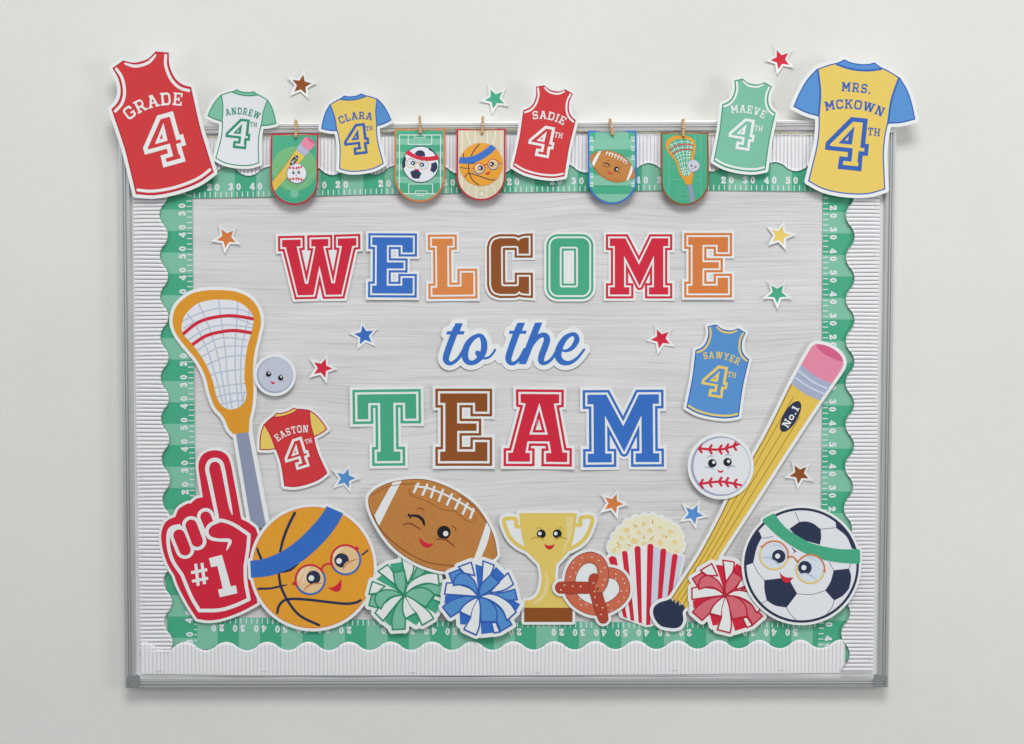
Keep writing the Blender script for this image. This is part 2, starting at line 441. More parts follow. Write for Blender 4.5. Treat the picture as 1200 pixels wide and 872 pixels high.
# ------------------------------------------------------------ the wall
def wall_material():
    m = bpy.data.materials.new('painted_wall'); m.use_nodes = True; nt = m.node_tree; b = nt.nodes['Principled BSDF']
    tc = nt.nodes.new('ShaderNodeTexCoord')
    n = nt.nodes.new('ShaderNodeTexNoise'); n.inputs['Scale'].default_value = 2.2; n.inputs['Detail'].default_value = 6
    nt.links.new(tc.outputs['Object'], n.inputs['Vector'])
    cr = nt.nodes.new('ShaderNodeValToRGB')
    cr.color_ramp.elements[0].position = .3; cr.color_ramp.elements[0].color = (lin(213)/ILL, lin(212.5)/ILL, lin(208.5)/ILL, 1)
    cr.color_ramp.elements[1].position = .7; cr.color_ramp.elements[1].color = (lin(219)/ILL, lin(218.5)/ILL, lin(215)/ILL, 1)
    nt.links.new(n.outputs['Fac'], cr.inputs[0])
    # faint scuffs
    n2 = nt.nodes.new('ShaderNodeTexNoise'); n2.inputs['Scale'].default_value = 55; n2.inputs['Detail'].default_value = 2
    nt.links.new(tc.outputs['Object'], n2.inputs['Vector'])
    r2 = nt.nodes.new('ShaderNodeMapRange'); r2.inputs[1].default_value = .74; r2.inputs[2].default_value = .80; r2.inputs[3].default_value = 1.0; r2.inputs[4].default_value = .9
    nt.links.new(n2.outputs['Fac'], r2.inputs[0])
    vm = nt.nodes.new('ShaderNodeVectorMath'); vm.operation = 'SCALE'
    nt.links.new(cr.outputs[0], vm.inputs[0]); nt.links.new(r2.outputs[0], vm.inputs['Scale'])
    nt.links.new(vm.outputs[0], b.inputs['Base Color'])
    n3 = nt.nodes.new('ShaderNodeTexNoise'); n3.inputs['Scale'].default_value = 160; n3.inputs['Detail'].default_value = 6
    nt.links.new(tc.outputs['Object'], n3.inputs['Vector'])
    n4 = nt.nodes.new('ShaderNodeTexNoise'); n4.inputs['Scale'].default_value = 9; n4.inputs['Detail'].default_value = 3
    nt.links.new(tc.outputs['Object'], n4.inputs['Vector'])
    ad = nt.nodes.new('ShaderNodeMath'); ad.operation = 'MULTIPLY_ADD'; ad.inputs[1].default_value = 4.0
    nt.links.new(n4.outputs['Fac'], ad.inputs[0]); nt.links.new(n3.outputs['Fac'], ad.inputs[2])
    bp = nt.nodes.new('ShaderNodeBump'); bp.inputs['Strength'].default_value = .35; bp.inputs['Distance'].default_value = .0008
    nt.links.new(ad.outputs[0], bp.inputs['Height']); nt.links.new(bp.outputs[0], b.inputs['Normal'])
    b.inputs['Roughness'].default_value = .55; b.inputs['Specular IOR Level'].default_value = .25
    return m
wall = link('wall', rawmesh('wall', [(-3, 0, -.2), (3, 0, -.2), (3, 0, 3.2), (-3, 0, 3.2)], [(0, 1, 2, 3)]), wall_material())
wall['kind'] = 'structure'

# ------------------------------------------------------------ whiteboard with its aluminium frame
def metal_material(name, base, rough, metal, axis):
    m = bpy.data.materials.new(name); m.use_nodes = True; nt = m.node_tree; b = nt.nodes['Principled BSDF']
    tc = nt.nodes.new('ShaderNodeTexCoord'); mp = nt.nodes.new('ShaderNodeMapping')
    mp.inputs['Scale'].default_value = (4, 900, 900) if axis == 'x' else (900, 900, 4)
    n = nt.nodes.new('ShaderNodeTexNoise'); n.inputs['Scale'].default_value = 1; n.inputs['Detail'].default_value = 3
    nt.links.new(tc.outputs['Object'], mp.inputs[0]); nt.links.new(mp.outputs[0], n.inputs['Vector'])
    r = nt.nodes.new('ShaderNodeMapRange'); r.inputs[3].default_value = rough-.04; r.inputs[4].default_value = rough+.04
    nt.links.new(n.outputs['Fac'], r.inputs[0]); nt.links.new(r.outputs[0], b.inputs['Roughness'])
    v = nt.nodes.new('ShaderNodeMapRange'); v.inputs[3].default_value = .975; v.inputs[4].default_value = 1.02
    nt.links.new(n.outputs['Fac'], v.inputs[0])
    s = nt.nodes.new('ShaderNodeVectorMath'); s.operation = 'SCALE'; s.inputs[0].default_value = base
    nt.links.new(v.outputs[0], s.inputs['Scale']); nt.links.new(s.outputs[0], b.inputs['Base Color'])
    b.inputs['Metallic'].default_value = metal
    return m
MX = metal_material('brushed_aluminium_horizontal', (.86, .86, .85), .30, .55, 'x')
MZ = metal_material('brushed_aluminium_vertical', (.74, .75, .75), .30, .66, 'z')  # same metal as the top rail; dimmer side reflections put into a darker base
MXB = metal_material('brushed_aluminium_lower_rail', (.76, .77, .77), .28, .70, 'x')  # dark floor reflection partly put into the lower rail's base colour
MATS['cap'] = mat('corner_plastic', (126, 131, 133), rough=.4, var=.03)
MATS['surface'] = mat('whiteboard_surface', (222, 224, 224), rough=.22, var=.01)
OUT = [(143.5, 147.0), (1046.5, 141.8), (1037.0, 801.6), (151.0, 802.4)]       # outer corners TL TR BR BL in the photograph
HB = 0.018
board = thing('whiteboard', 'large wall-mounted whiteboard with a silver aluminium frame behind all the paper decorations', 'whiteboard', P(597, 800, 0))
bl = np.array(board.location)
def inset_quad(w):
    q = np.array(OUT, float); out = []
    for i in range(4):
        a, b, c = q[i-1], q[i], q[(i+1) % 4]
        e1 = (b-a)/np.hypot(*(b-a)); e2 = (c-b)/np.hypot(*(c-b))
        n1 = np.array([-e1[1], e1[0]]); n2 = np.array([-e2[1], e2[0]]); m = n1+n2
        out.append(b+m*w*2/np.dot(m, m))
    return out
PROF = [(0.0, .001), (0.0, .0205), (.5, .0222), (1.4, .0228), (4.0, .0228), (4.3, .0192), (5.2, .0192), (5.5, .0232), (6.1, .0238), (6.9, .0236), (7.3, .0198), (8.0, .0198),
        (8.5, .0232), (11.6, .0228), (12.6, .0212), (13.4, HB-.0004)]
def rail(i, m):
    V = []
    for w, h in PROF:
        q = inset_quad(w); a, b = q[i], q[(i+1) % 4]
        for t in (0, 1): V.append(P(*(a+(b-a)*t), 0)*np.array([1, 0, 1]) + np.array([0, -h, 0]) - bl)
    F = [(2*k, 2*k+1, 2*k+3, 2*k+2) for k in range(len(PROF)-1)]
    return link('frame_rail', rawmesh('frame_rail', V, F), m, board)
for i, m in ((0, MX), (1, MZ), (2, MXB), (3, MZ)): rail(i, m)
q = inset_quad(13.0)
link('board_surface', rawmesh('board_surface', [P(*a, 0)*np.array([1, 0, 1]) - bl + np.array([0, -HB, 0]) for a in q], [(0, 3, 2, 1)]), MATS['surface'], board)
def solid(name, sh, h0, h1, m, parent, base, step=.3, bev=0):
    L = loops_of(sh, step); v2, tris, ls = triangulate(L)
    def W(v, h):
        p = P(v[:, 0], v[:, 1], (h0+h1)/2); p[:, 1] = -h; return p-base
    V = list(W(v2, h1)); F = orient(W(v2, h1), tris)
    for l in ls:
        n = len(l); k = len(V); V += list(W(l, h1))+list(W(l, h0))
        F += [(k+i, k+(i+1) % n, k+n+(i+1) % n, k+n+i) for i in range(n)]
    return link(name, rawmesh(name, V, F), m, parent)
for sx, (x, y) in ((1, OUT[3]), (-1, OUT[2]), ):
    c = poly([(x-sx*.8, y-13.5), (x+sx*15, y-13.5), (x+sx*15, y+1.2), (x-sx*.8, y+1.2)])
    c = rrect(min(x-sx*.5, x+sx*15), y-13.0, max(x-sx*.5, x+sx*15), y+1.2, 4.2)
    cp = solid('corner_cap', c - circ(x+sx*4.2, y-4.2, 2.0), .0012, .0245, MATS['cap'], board, bl, .25)
    sc = solid('screw', circ(x+sx*4.2, y-4.2, 2.0)-rect(x+sx*4.2-1.4, y-4.5, x+sx*4.2+1.4, y-3.9), .015, .0205, M('black'), cp, bl*0 if False else bl, .2)
for sx, (x, y) in ((1, OUT[0]), (-1, OUT[1])):
    solid('corner_cap', rrect(min(x-sx*.8, x+sx*16), y-1.4, max(x-sx*.8, x+sx*16), y+14, 2.6), .0012, .0243, MATS['surface'], board, bl, .3)

# ------------------------------------------------------------ wood-grain paper
def wood_paper():
    m = bpy.data.materials.new('pale_wood_grain_print'); m.use_nodes = True; nt = m.node_tree; b = nt.nodes['Principled BSDF']
    L = nt.links.new; N = nt.nodes.new
    tc = N('ShaderNodeTexCoord')
    # knots bend the grain
    warp = N('ShaderNodeTexNoise'); warp.inputs['Scale'].default_value = 5.5; warp.inputs['Detail'].default_value = 2
    mpw = N('ShaderNodeMapping'); mpw.inputs['Scale'].default_value = (.8, 1, 1.6)
    L(tc.outputs['Object'], mpw.inputs[0]); L(mpw.outputs[0], warp.inputs['Vector'])
    sub = N('ShaderNodeVectorMath'); sub.operation = 'SUBTRACT'; sub.inputs[1].default_value = (.5, .5, .5); L(warp.outputs['Color'], sub.inputs[0])
    scl = N('ShaderNodeVectorMath'); scl.operation = 'SCALE'; scl.inputs['Scale'].default_value = .014; L(sub.outputs[0], scl.inputs[0])
    add = N('ShaderNodeVectorMath'); add.operation = 'ADD'; L(tc.outputs['Object'], add.inputs[0]); L(scl.outputs[0], add.inputs[1])
    # three knots that the grain bends round
    last = add.outputs[0]
    for kx, ky, amp_, rad_ in ((470, 490, .016, .045), (668, 505, -.014, .05), (880, 425, .013, .04), (690, 245, -.010, .05), (560, 600, .012, .05)):
        kp = P(kx, ky, HB)-P(597, 480, HB+.0006)
        dv = N('ShaderNodeVectorMath'); dv.operation = 'SUBTRACT'; dv.inputs[1].default_value = kp; L(tc.outputs['Object'], dv.inputs[0])
        sv = N('ShaderNodeVectorMath'); sv.operation = 'MULTIPLY'; sv.inputs[1].default_value = (.55/rad_, 0, 1/rad_); L(dv.outputs[0], sv.inputs[0])
        dt = N('ShaderNodeVectorMath'); dt.operation = 'DOT_PRODUCT'; L(sv.outputs[0], dt.inputs[0]); L(sv.outputs[0], dt.inputs[1])
        ng = N('ShaderNodeMath'); ng.operation = 'MULTIPLY'; ng.inputs[1].default_value = -1; L(dt.outputs['Value'], ng.inputs[0])
        ex = N('ShaderNodeMath'); ex.operation = 'EXPONENT'; L(ng.outputs[0], ex.inputs[0])
        am = N('ShaderNodeMath'); am.operation = 'MULTIPLY'; am.inputs[1].default_value = amp_*1.2; L(ex.outputs[0], am.inputs[0])
        cb = N('ShaderNodeCombineXYZ'); L(am.outputs[0], cb.inputs['Z'])
        a2 = N('ShaderNodeVectorMath'); a2.operation = 'ADD'; L(last, a2.inputs[0]); L(cb.outputs[0], a2.inputs[1]); last = a2.outputs[0]
    def streak(sx, sz, det, p0, p1, lo, hi):
        mp = N('ShaderNodeMapping'); mp.inputs['Scale'].default_value = (sx, 1, sz); L(last, mp.inputs[0])
        n = N('ShaderNodeTexNoise'); n.inputs['Scale'].default_value = 1; n.inputs['Detail'].default_value = det; n.inputs['Roughness'].default_value = .65; L(mp.outputs[0], n.inputs['Vector'])
        r = N('ShaderNodeMapRange'); r.inputs[1].default_value = p0; r.inputs[2].default_value = p1; r.inputs[3].default_value = lo; r.inputs[4].default_value = hi
        L(n.outputs['Fac'], r.inputs[0]); return r.outputs[0]
    a = streak(2.6, 250, 7, .34, .60, .90, 1.03)
    c = streak(6, 640, 4, .36, .48, .80, 1.0)
    d = streak(2.2, 14, 3, .3, .7, .93, 1.05)
    m1 = N('ShaderNodeMath'); m1.operation = 'MULTIPLY'; L(a, m1.inputs[0]); L(c, m1.inputs[1])
    m2 = N('ShaderNodeMath'); m2.operation = 'MULTIPLY'; L(m1.outputs[0], m2.inputs[0]); L(d, m2.inputs[1])
    v = N('ShaderNodeVectorMath'); v.operation = 'SCALE'; v.inputs[0].default_value = [lin(k)/ILL for k in (213, 211, 212)]; L(m2.outputs[0], v.inputs['Scale'])
    L(v.outputs[0], b.inputs['Base Color']); b.inputs['Roughness'].default_value = .6; b.inputs['Specular IOR Level'].default_value = .25
    return m
MWOOD = wood_paper()
hw = HB+.0006
lc = P(597, 480, hw)
gx = np.linspace(222, 968, 40); gy = np.linspace(215, 745, 30); V = []; F = []
rngw = np.random.RandomState(3)
for j, y in enumerate(gy):
    for i, x in enumerate(gx):
        V.append(P(x, y, hw)-lc + np.array([0, -.0003*(1+math.sin(x*.021+y*.013)+.6*math.sin(x*.05-y*.031)), 0]))
for j in range(29):
    for i in range(39): F.append((j*40+i, (j+1)*40+i, (j+1)*40+i+1, j*40+i+1))
wp = link('wood_grain_paper', rawmesh('wood_grain_paper', V, F, True), MWOOD, None, lc)
setp(wp, 'large sheet of pale grey wood-grain backing paper behind the lettering', 'backing paper')

# ------------------------------------------------------------ borders
ip = np.interp
top_in = lambda x: ip(x, [150, 230, 380, 450, 600, 760, 860, 1040], [235, 232.5, 229.5, 227.8, 225.8, 223.6, 223.6, 225])
bot_in = lambda x: ip(x, [150, 237, 290, 430, 720, 900, 1040], [722, 723, 723.8, 726.3, 729, 728.6, 727.4])
left_in = lambda y: ip(y, [160, 235, 350, 560, 750, 800], [225, 225.6, 226.6, 228.8, 234.6, 236])
right_in = lambda y: ip(y, [160, 235, 400, 590, 760, 800], [964.5, 964, 963.4, 962.6, 957.8, 957])
def rcos(a):
    c = np.cos(a); return np.sign(c)*np.abs(c)**.8
def scal_top(x): return ip(x, [150, 267, 460, 757, 908, 1040], [201.5, 201.2, 199.3, 196.4, 195.3, 196]) - 5.2*rcos((np.asarray(x)-267)/49.3*2*math.pi)
def scal_bot(x): return ip(x, [150, 217, 600, 940], [757, 757, 756.4, 754.3]) - 4.9*rcos((np.asarray(x)-217.5)/48*2*math.pi)
def scal_left(y): return ip(y, [160, 276, 500, 750], [191.5, 192.3, 193.8, 198]) + 4.7*rcos((np.asarray(y)-276)/47.7*2*math.pi)
def scal_right(y): return ip(y, [160, 300, 520, 712, 790], [996, 996, 995.5, 990.8, 990]) - 5.0*rcos((np.asarray(y)-301.5)/48.95*2*math.pi)
hg = HB+.0022
def side(kind):
    """maps (u along, v outward from the inner edge) to a photograph pixel"""
    if kind == 'top': return lambda u, v: (u, top_in(u)-v)
    if kind == 'bottom': return lambda u, v: (u, bot_in(u)+v)
    if kind == 'left': return lambda u, v: (left_in(u)-v, u)
    return lambda u, v: (right_in(u)+v, u)
def green(kind, u0, u1, depth, h, offs, pitch, light, label):
    f = side(kind); c = P(*f((u0+u1)/2, depth/2), h)
    def W(uv, lift=0):
        uv = np.asarray(uv, float); x, y = f(uv[:, 0], uv[:, 1]); p = P(x, y, h)
        p[:, 1] -= lift + .0004*np.sin(uv[:, 0]*.03+offs) + .0004
        return p-c
    n = int((u1-u0)/6); us = np.linspace(u0, u1, n+1); V = []; F = []
    for k, u in enumerate(us): V += [(u, 0), (u, depth)]
    F = [(2*k, 2*k+1, 2*k+3, 2*k+2) for k in range(n)]
    w = W(V); FT = [t for q in F for t in ((q[0], q[1], q[2]), (q[0], q[2], q[3]))]
    root = link('football_field_border', rawmesh('football_field_border', w, orient(w, FT)), M('green'), None, c)
    setp(root, label, 'paper border', 'green yard-line border strips round the wood-grain paper')
    # the outer side of the sheet's paper thickness towards the middle of the board
    V = []; F = []; T = []; TF = []; NV = []; NF = []
    k0 = int((u0-offs)//pitch)-1; k1 = int((u1-offs)//pitch)+2
    def quad(VV, FF, a, b, v0, v1):
        a, b = max(a, u0+.2), min(b, u1-.2)
        if b-a < .1: return
        m = max(1, int((b-a)/6)); s = len(VV)
        for i in range(m+1): VV += [(a+(b-a)*i/m, v0), (a+(b-a)*i/m, v1)]
        for i in range(m): q = (s+2*i, s+2*i+1, s+2*i+3, s+2*i+2); FF += [(q[0], q[1], q[2]), (q[0], q[2], q[3])]
    names = ['20', '30', '40', '50', '40', '30', '20', '']
    for k in range(k0, k1):
        a = offs+k*pitch
        if k % 2 == light:
            V = []; F = []; quad(V, F, a, a+pitch, 0.1, depth-.2)
            if V:
                w = W(V, .00012); link('light_stripe_print', rawmesh('light_stripe_print', w, orient(w, F)), M('mint'), root)
        for t in range(4): quad(T, TF, a+2.6+t*pitch/4-.55, a+2.6+t*pitch/4+.55, .6, 6.8)
        if not (u0+10 < a < u1-10): continue
        s = names[k % 8]
        if not s: continue
        rot = {'top': 0, 'bottom': 180, 'left': -90, 'right': 90}[kind]
        v2, tr = textgeo(s, (0, 0), 7.8, rot if kind != 'top' else 0, 0, .42, bold=.035)
        # local text plane: x right y down; place round (u=a, v=12.4)
        cx, cy = f(a, 12.6 if kind != 'left' else 12.2)
        px = np.stack([cx+v2[:, 0], cy+v2[:, 1]], -1)
        p = P(px[:, 0], px[:, 1], h); p[:, 1] -= .0003 + .0004*math.sin(a*.03+offs)+.0004
        link('yard_number_print', rawmesh('yard_number_print', p-c, orient(p-c, tr)), M('bwhite'), root)
    for nm, VV, FF, m, lf in (('yard_tick_print', T, TF, 'bwhite', .00024),):
        w = W(VV, lf); link(nm, rawmesh(nm, w, orient(w, FF)), M(m), root)
    return root
green('top', 196, 1000, 40, hg, 250.2, 25.1, 0, 'horizontal green yard-line border strip along the top of the board')
green('left', 210, 770, 38, hg-.0003, 220.6, 25.1, 1, 'vertical green yard-line border strip on the left beside the lacrosse stick')
green('right', 208, 774, 37, hg-.0006, 248.5, 25.2, 0, 'vertical green yard-line border strip on the right beside the pencil bat')
green('bottom', 231, 958, 38, hg+.0003, 255.0, 24.9, 1, 'horizontal green yard-line border strip along the bottom under the trophy')

MSTR = mat('grey_groove_stripe', (140, 134, 148), rough=.85, var=.05, scale=300, spec=.15)  # greyer colour for the groove faces: darkest on side strips, faintest at the bottom
MSTR3 = mat('faint_grey_groove_stripe', (198, 196, 203), rough=.85, var=.05, scale=300, spec=.15)
MSTR2 = mat('light_grey_groove_stripe', (184, 181, 191), rough=.85, var=.05, scale=300, spec=.15)
def corrugated(kind, u0, u1, pitch, outer, inner, h, amp, label, staples):
    ns = 12; n = int((u1-u0)/pitch*ns); us = np.linspace(u0, u1, n+1); m = 10
    vert = kind in ('left', 'right')
    c = P(*(((outer((u0+u1)/2), (u0+u1)/2)) if vert else ((u0+u1)/2, outer((u0+u1)/2))), h)
    V = []
    for u in us:
        o = float(outer(u)); i_ = float(inner(u))
        # crushed at the stapled edge, wavy near the scallop
        for k in range(m+1):
            t = k/m; v = o+(i_-o)*t
            wob = .7*math.sin(u*.037+t*2.1)+.5*math.sin(u*.11+1.3) + .25*math.sin(u*.41+t*5)
            uu = u + wob*.28
            a = amp*(.42+.58*min(1, t*4))
            hh = h + a*abs(math.sin(math.pi*(u-u0)/pitch))**.55 + .0004*math.sin(u*.05)+.0007*t
            x, y = (v, uu) if vert else (uu, v)
            p = P(x, y, h); p[1] = -hh; V.append(p-c)
    F = []
    for j in range(n):
        for k in range(m):
            a = j*(m+1)+k; F += [(a, a+1, a+m+2), (a, a+m+2, a+m+1)]
    F = orient(V, F)
    # turned-down paper edge along the scallop
    s = len(V)
    for j in range(n+1):
        p = np.array(V[j*(m+1)+m])+np.array([0, .0007, 0]); V.append(p)
    for j in range(n): F.append((j*(m+1)+m, (j+1)*(m+1)+m, s+j+1, s+j))
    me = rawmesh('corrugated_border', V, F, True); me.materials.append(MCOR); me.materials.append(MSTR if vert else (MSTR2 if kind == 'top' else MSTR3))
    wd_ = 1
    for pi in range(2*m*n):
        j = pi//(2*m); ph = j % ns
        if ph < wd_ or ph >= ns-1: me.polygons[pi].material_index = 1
    root = link('corrugated_border', me, None, None, c)
    setp(root, label, 'paper border', 'white corrugated scalloped border strips stapled round the board')
    for u, t in staples:
        x0 = float(outer(u)); x1 = float(inner(u)); v = x0+(x1-x0)*t
        x, y = (v, u) if vert else (u, v)
        L = 2.9; rad = .00028
        ends = [(x, y-L), (x, y+L)] if vert else [(x-L, y), (x+L, y)]
        hh = h+amp+.0007
        a = P(*ends[0], hh); b = P(*ends[1], hh); a[1] = b[1] = -hh
        pts = [a+np.array([0, .0022, 0]), a, b, b+np.array([0, .0022, 0])]
        SV = []; SF = []
        for i, p in enumerate(pts):
            for q in range(4):
                an = q*math.pi/2+.78; d = np.array([math.cos(an), 0, math.sin(an)])*rad
                if 0 < i < 3: d = (np.array([0, math.cos(an), math.sin(an)]) if not vert else np.array([math.cos(an), math.sin(an), 0]))*rad
                SV.append(p+d-c)
        for i in range(3):
            for q in range(4): SF.append((i*4+q, i*4+(q+1) % 4, i*4+4+(q+1) % 4, i*4+4+q))
        link('staple', rawmesh('staple', SV, SF), MZ, root)
MCOR = mat('corrugated_paper', (225, 225, 231), rough=.85, var=.02, scale=300, spec=.15)
hc = HB+.0030
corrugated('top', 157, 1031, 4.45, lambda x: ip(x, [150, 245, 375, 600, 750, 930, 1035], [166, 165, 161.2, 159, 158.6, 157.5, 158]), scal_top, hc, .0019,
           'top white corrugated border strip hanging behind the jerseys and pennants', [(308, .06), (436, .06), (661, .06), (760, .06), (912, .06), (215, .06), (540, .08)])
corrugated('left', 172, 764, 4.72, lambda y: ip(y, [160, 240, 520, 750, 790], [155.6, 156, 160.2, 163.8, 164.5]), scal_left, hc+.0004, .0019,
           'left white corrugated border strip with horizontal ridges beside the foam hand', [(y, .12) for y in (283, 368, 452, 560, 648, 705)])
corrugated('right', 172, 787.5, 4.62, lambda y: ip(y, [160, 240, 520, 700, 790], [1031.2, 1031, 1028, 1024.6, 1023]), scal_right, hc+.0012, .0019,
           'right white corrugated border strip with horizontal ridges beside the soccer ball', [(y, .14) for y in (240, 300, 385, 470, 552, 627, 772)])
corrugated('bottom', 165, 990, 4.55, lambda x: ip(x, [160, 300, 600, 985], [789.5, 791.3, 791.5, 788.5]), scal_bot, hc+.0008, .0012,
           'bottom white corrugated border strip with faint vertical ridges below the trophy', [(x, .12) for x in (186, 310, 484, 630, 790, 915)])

# ------------------------------------------------------------ block letters
Eu = [(0,0),(1,0),(1,.27),(.74,.27),(.74,.14),(.36,.14),(.36,.445),(.77,.445),(.77,.555),(.36,.555),(.36,.86),(.74,.86),(.74,.72),(1,.72),(1,1),(0,1),(0,.86),(.11,.86),(.11,.14),(0,.14)]
Lu = [(0,0),(.51,0),(.51,.13),(.37,.13),(.37,.855),(.71,.855),(.71,.61),(1,.61),(1,1),(0,1),(0,.87),(.12,.87),(.12,.13),(0,.13)]
Mu = [(0,0),(.265,0),(.5,.47),(.72,0),(1,0),(1,.14),(.915,.14),(.915,.87),(1,.87),(1,1),(.67,1),(.67,.87),(.755,.87),(.755,.31),(.51,.85),(.245,.31),(.245,.87),(.335,.87),(.335,1),(0,1),(0,.87),(.085,.87),(.085,.14),(0,.14)]
Tu = [(0,0),(1,0),(1,.37),(.81,.37),(.81,.13),(.61,.13),(.61,.86),(.72,.86),(.72,1),(.32,1),(.32,.86),(.385,.86),(.385,.13),(.185,.13),(.185,.37),(0,.37)]
Au = [(.20,0),(.855,0),(.855,.13),(.765,.14),(.92,.86),(1,.86),(1,1),(.64,1),(.64,.87),(.73,.87),(.695,.70),(.325,.70),(.29,.87),(.37,.87),(.37,1),(0,1),(0,.87),(.076,.87),(.29,.14),(.203,.13)]
Ah = [(.52,.13),(.67,.60),(.355,.60)]
Wc = [(133,133),(270,131),(270,180),(240,182),(300,458),(322,458),(380,182),(348,182),(348,129),(475,127),(475,180),(436,182),(496,455),(520,455),(575,180),(545,180),(545,125),(683,122),(683,178),(652,182),(568,540),(455,541),(407,325),(362,541),(247,543),(160,186),(133,187)]
Wu = [((x-133)/550, (y-122)/421) for x, y in Wc]
Cu = sm([(.24,0,'c'),(.60,0,'c'),(.68,.015),(.73,.055,'c'),(.78,.015),(.88,-.005,'c'),(1,-.01,'c'),(1,.28,'c'),(.73,.28,'c'),(.73,.19,'c'),(.72,.155),(.67,.14,'c'),(.34,.14,'c'),(.285,.155),(.27,.19,'c'),
         (.27,.81,'c'),(.285,.845),(.34,.86,'c'),(.67,.86,'c'),(.72,.845),(.73,.81,'c'),(.73,.69,'c'),(1,.69,'c'),(1,1,'c'),(.90,.995,'c'),(.80,.985),(.74,.945,'c'),(.69,.985),(.62,1,'c'),(.24,1,'c'),(.10,.97),(.03,.91),(0,.83,'c'),(0,.17,'c'),(.03,.09),(.10,.03)], True, 4)
def place(u, x0, y0, x1, y1, rot=0):
    cx, cy = (x0+x1)/2, (y0+y1)/2; c, s = math.cos(R_(rot)), math.sin(R_(rot))
    o = []
    for a, b in u:
        X = x0+(x1-x0)*a-cx; Y = y0+(y1-y0)*b-cy; o.append((cx+X*c-Y*s, cy+X*s+Y*c))
    return o
def block(ch, core, col, label, cx, cy, hs, border=2.7, inl=2.0, outl=2.7, fill=None, curl=None, marks=()):
    k = Card('letter_cutout', label, 'letter', (cx, cy), hs, 'block letters of the board lettering', curl or (.0008, .0004, 0), 40, 9)
    o1 = mitre(core, inl); o2 = mitre(core, inl+outl); o3 = mitre(core, inl+outl+border)
    if fill is not None: o3 = o3 | fill
    k.backing(o3, holes=False, step=.4)
    k.print('coloured_outline', o2, col, 1, .33)
    k.print('white_inline', o1, 'white', 2, .33)
    k.print('coloured_face', core, col, 3, .33)
    for m_ in marks: k.print('fold_mark', rrect(*m_, .8).ring(.4), 'netgrey', 4, .15)
    return k
hL = HB+.0011
rl = random.Random(11)
def cr(): return (rl.uniform(.0006, .0022), rl.uniform(.0004, .0016), 0)
block('W', poly(place(Wu, 331.1, 279.3, 418.1, 346, -.4)), 'red', 'red block letter W, first of the upper word', 374, 313, hL, fill=rect(340, 272.5, 408, 300)|rect(346, 330, 407, 352), curl=cr())
block('E', poly(place(Eu, 436.3, 278.2, 484, 344, .3)), 'blue', 'blue block letter E, second of the upper word', 460, 311, hL+.0014, curl=cr(), marks=((460.8,295,463.6,299.6),(460.8,322.6,463.6,327.2)))
block('L', poly(place(Lu, 506.5, 279.5, 554.6, 345.5, -.6)), 'orange2', 'orange block letter L between the blue E and brown C', 531, 312, hL, curl=cr())
block('C', poly(place(Cu, 575.3, 279.2, 619.8, 344.6, -.3)), 'brown', 'brown block letter C, middle of the upper word', 597, 312, hL, curl=cr(), marks=((595.6,295.6,599,328),))
kO = Card('letter_cutout', 'green rounded block letter O between the brown C and red M', 'letter', (667.5, 313), hL, 'block letters of the board lettering', cr(), 40, 9)
oc = rrect(644.9, 279.2, 690.6, 346, 9)
kO.backing(oc.off(7.4), m='white'); hl_ = rrect(656, 289.3, 677.2, 336.8, 3)
kO.print('coloured_outline', oc.off(4.7)-hl_.off(-4.5), 'green', 1, .33); kO.print('white_inline', oc.off(2)-hl_.off(-2), 'white', 2, .33); kO.print('coloured_face', oc-hl_, 'green', 3, .33)
kO.print('fold_mark', rrect(664, 296.5, 669.4, 330, .3).ring(.35), 'coolwhite', 4, .2)
block('M', poly(place(Mu, 714.6, 279.3, 783, 345.2, 0)), 'red', 'red block letter M between the green O and orange E', 748, 312, hL, curl=cr())
block('E', poly(place(Eu, 806.3, 277.8, 853, 344, 0)), 'orange', 'orange block letter E, last of the upper word', 830, 311, hL+.001, curl=cr(), marks=((831.4,294.3,834.1,298.8),(831.4,322,834.1,326.5)))
block('T', poly(place(Tu, 419.3, 461.9, 488.2, 540.2, -.7)), 'green', 'green block letter T, first of the lower word', 454, 501, hL, 3.2, 2.6, 3.0, curl=cr())
block('E', poly(place(Eu, 515.9, 460.9, 571.2, 540.2, 0)), 'brown', 'brown block letter E in the lower word', 543, 501, hL, 3.2, 2.6, 3.0, curl=cr(), marks=((544.8,481.4,548,487),(544.8,514.8,548,520.4)))
block('A', poly(place(Au, 595.8, 461.7, 665, 541, .5), place(Ah, 595.8, 461.7, 665, 541, .5)), 'red', 'red block letter A, third of the lower word', 630, 501, hL, 3.2, 2.4, 3.0, curl=cr(), fill=rect(625, 525, 636, 549.5), marks=((628.8,492,631,499),))
block('M', poly(place(Mu, 688.5, 462.3, 772.2, 541.6, -.4)), 'blue', 'blue block letter M, last of the lower word', 730, 501, hL, 3.2, 2.5, 3.0, curl=cr())

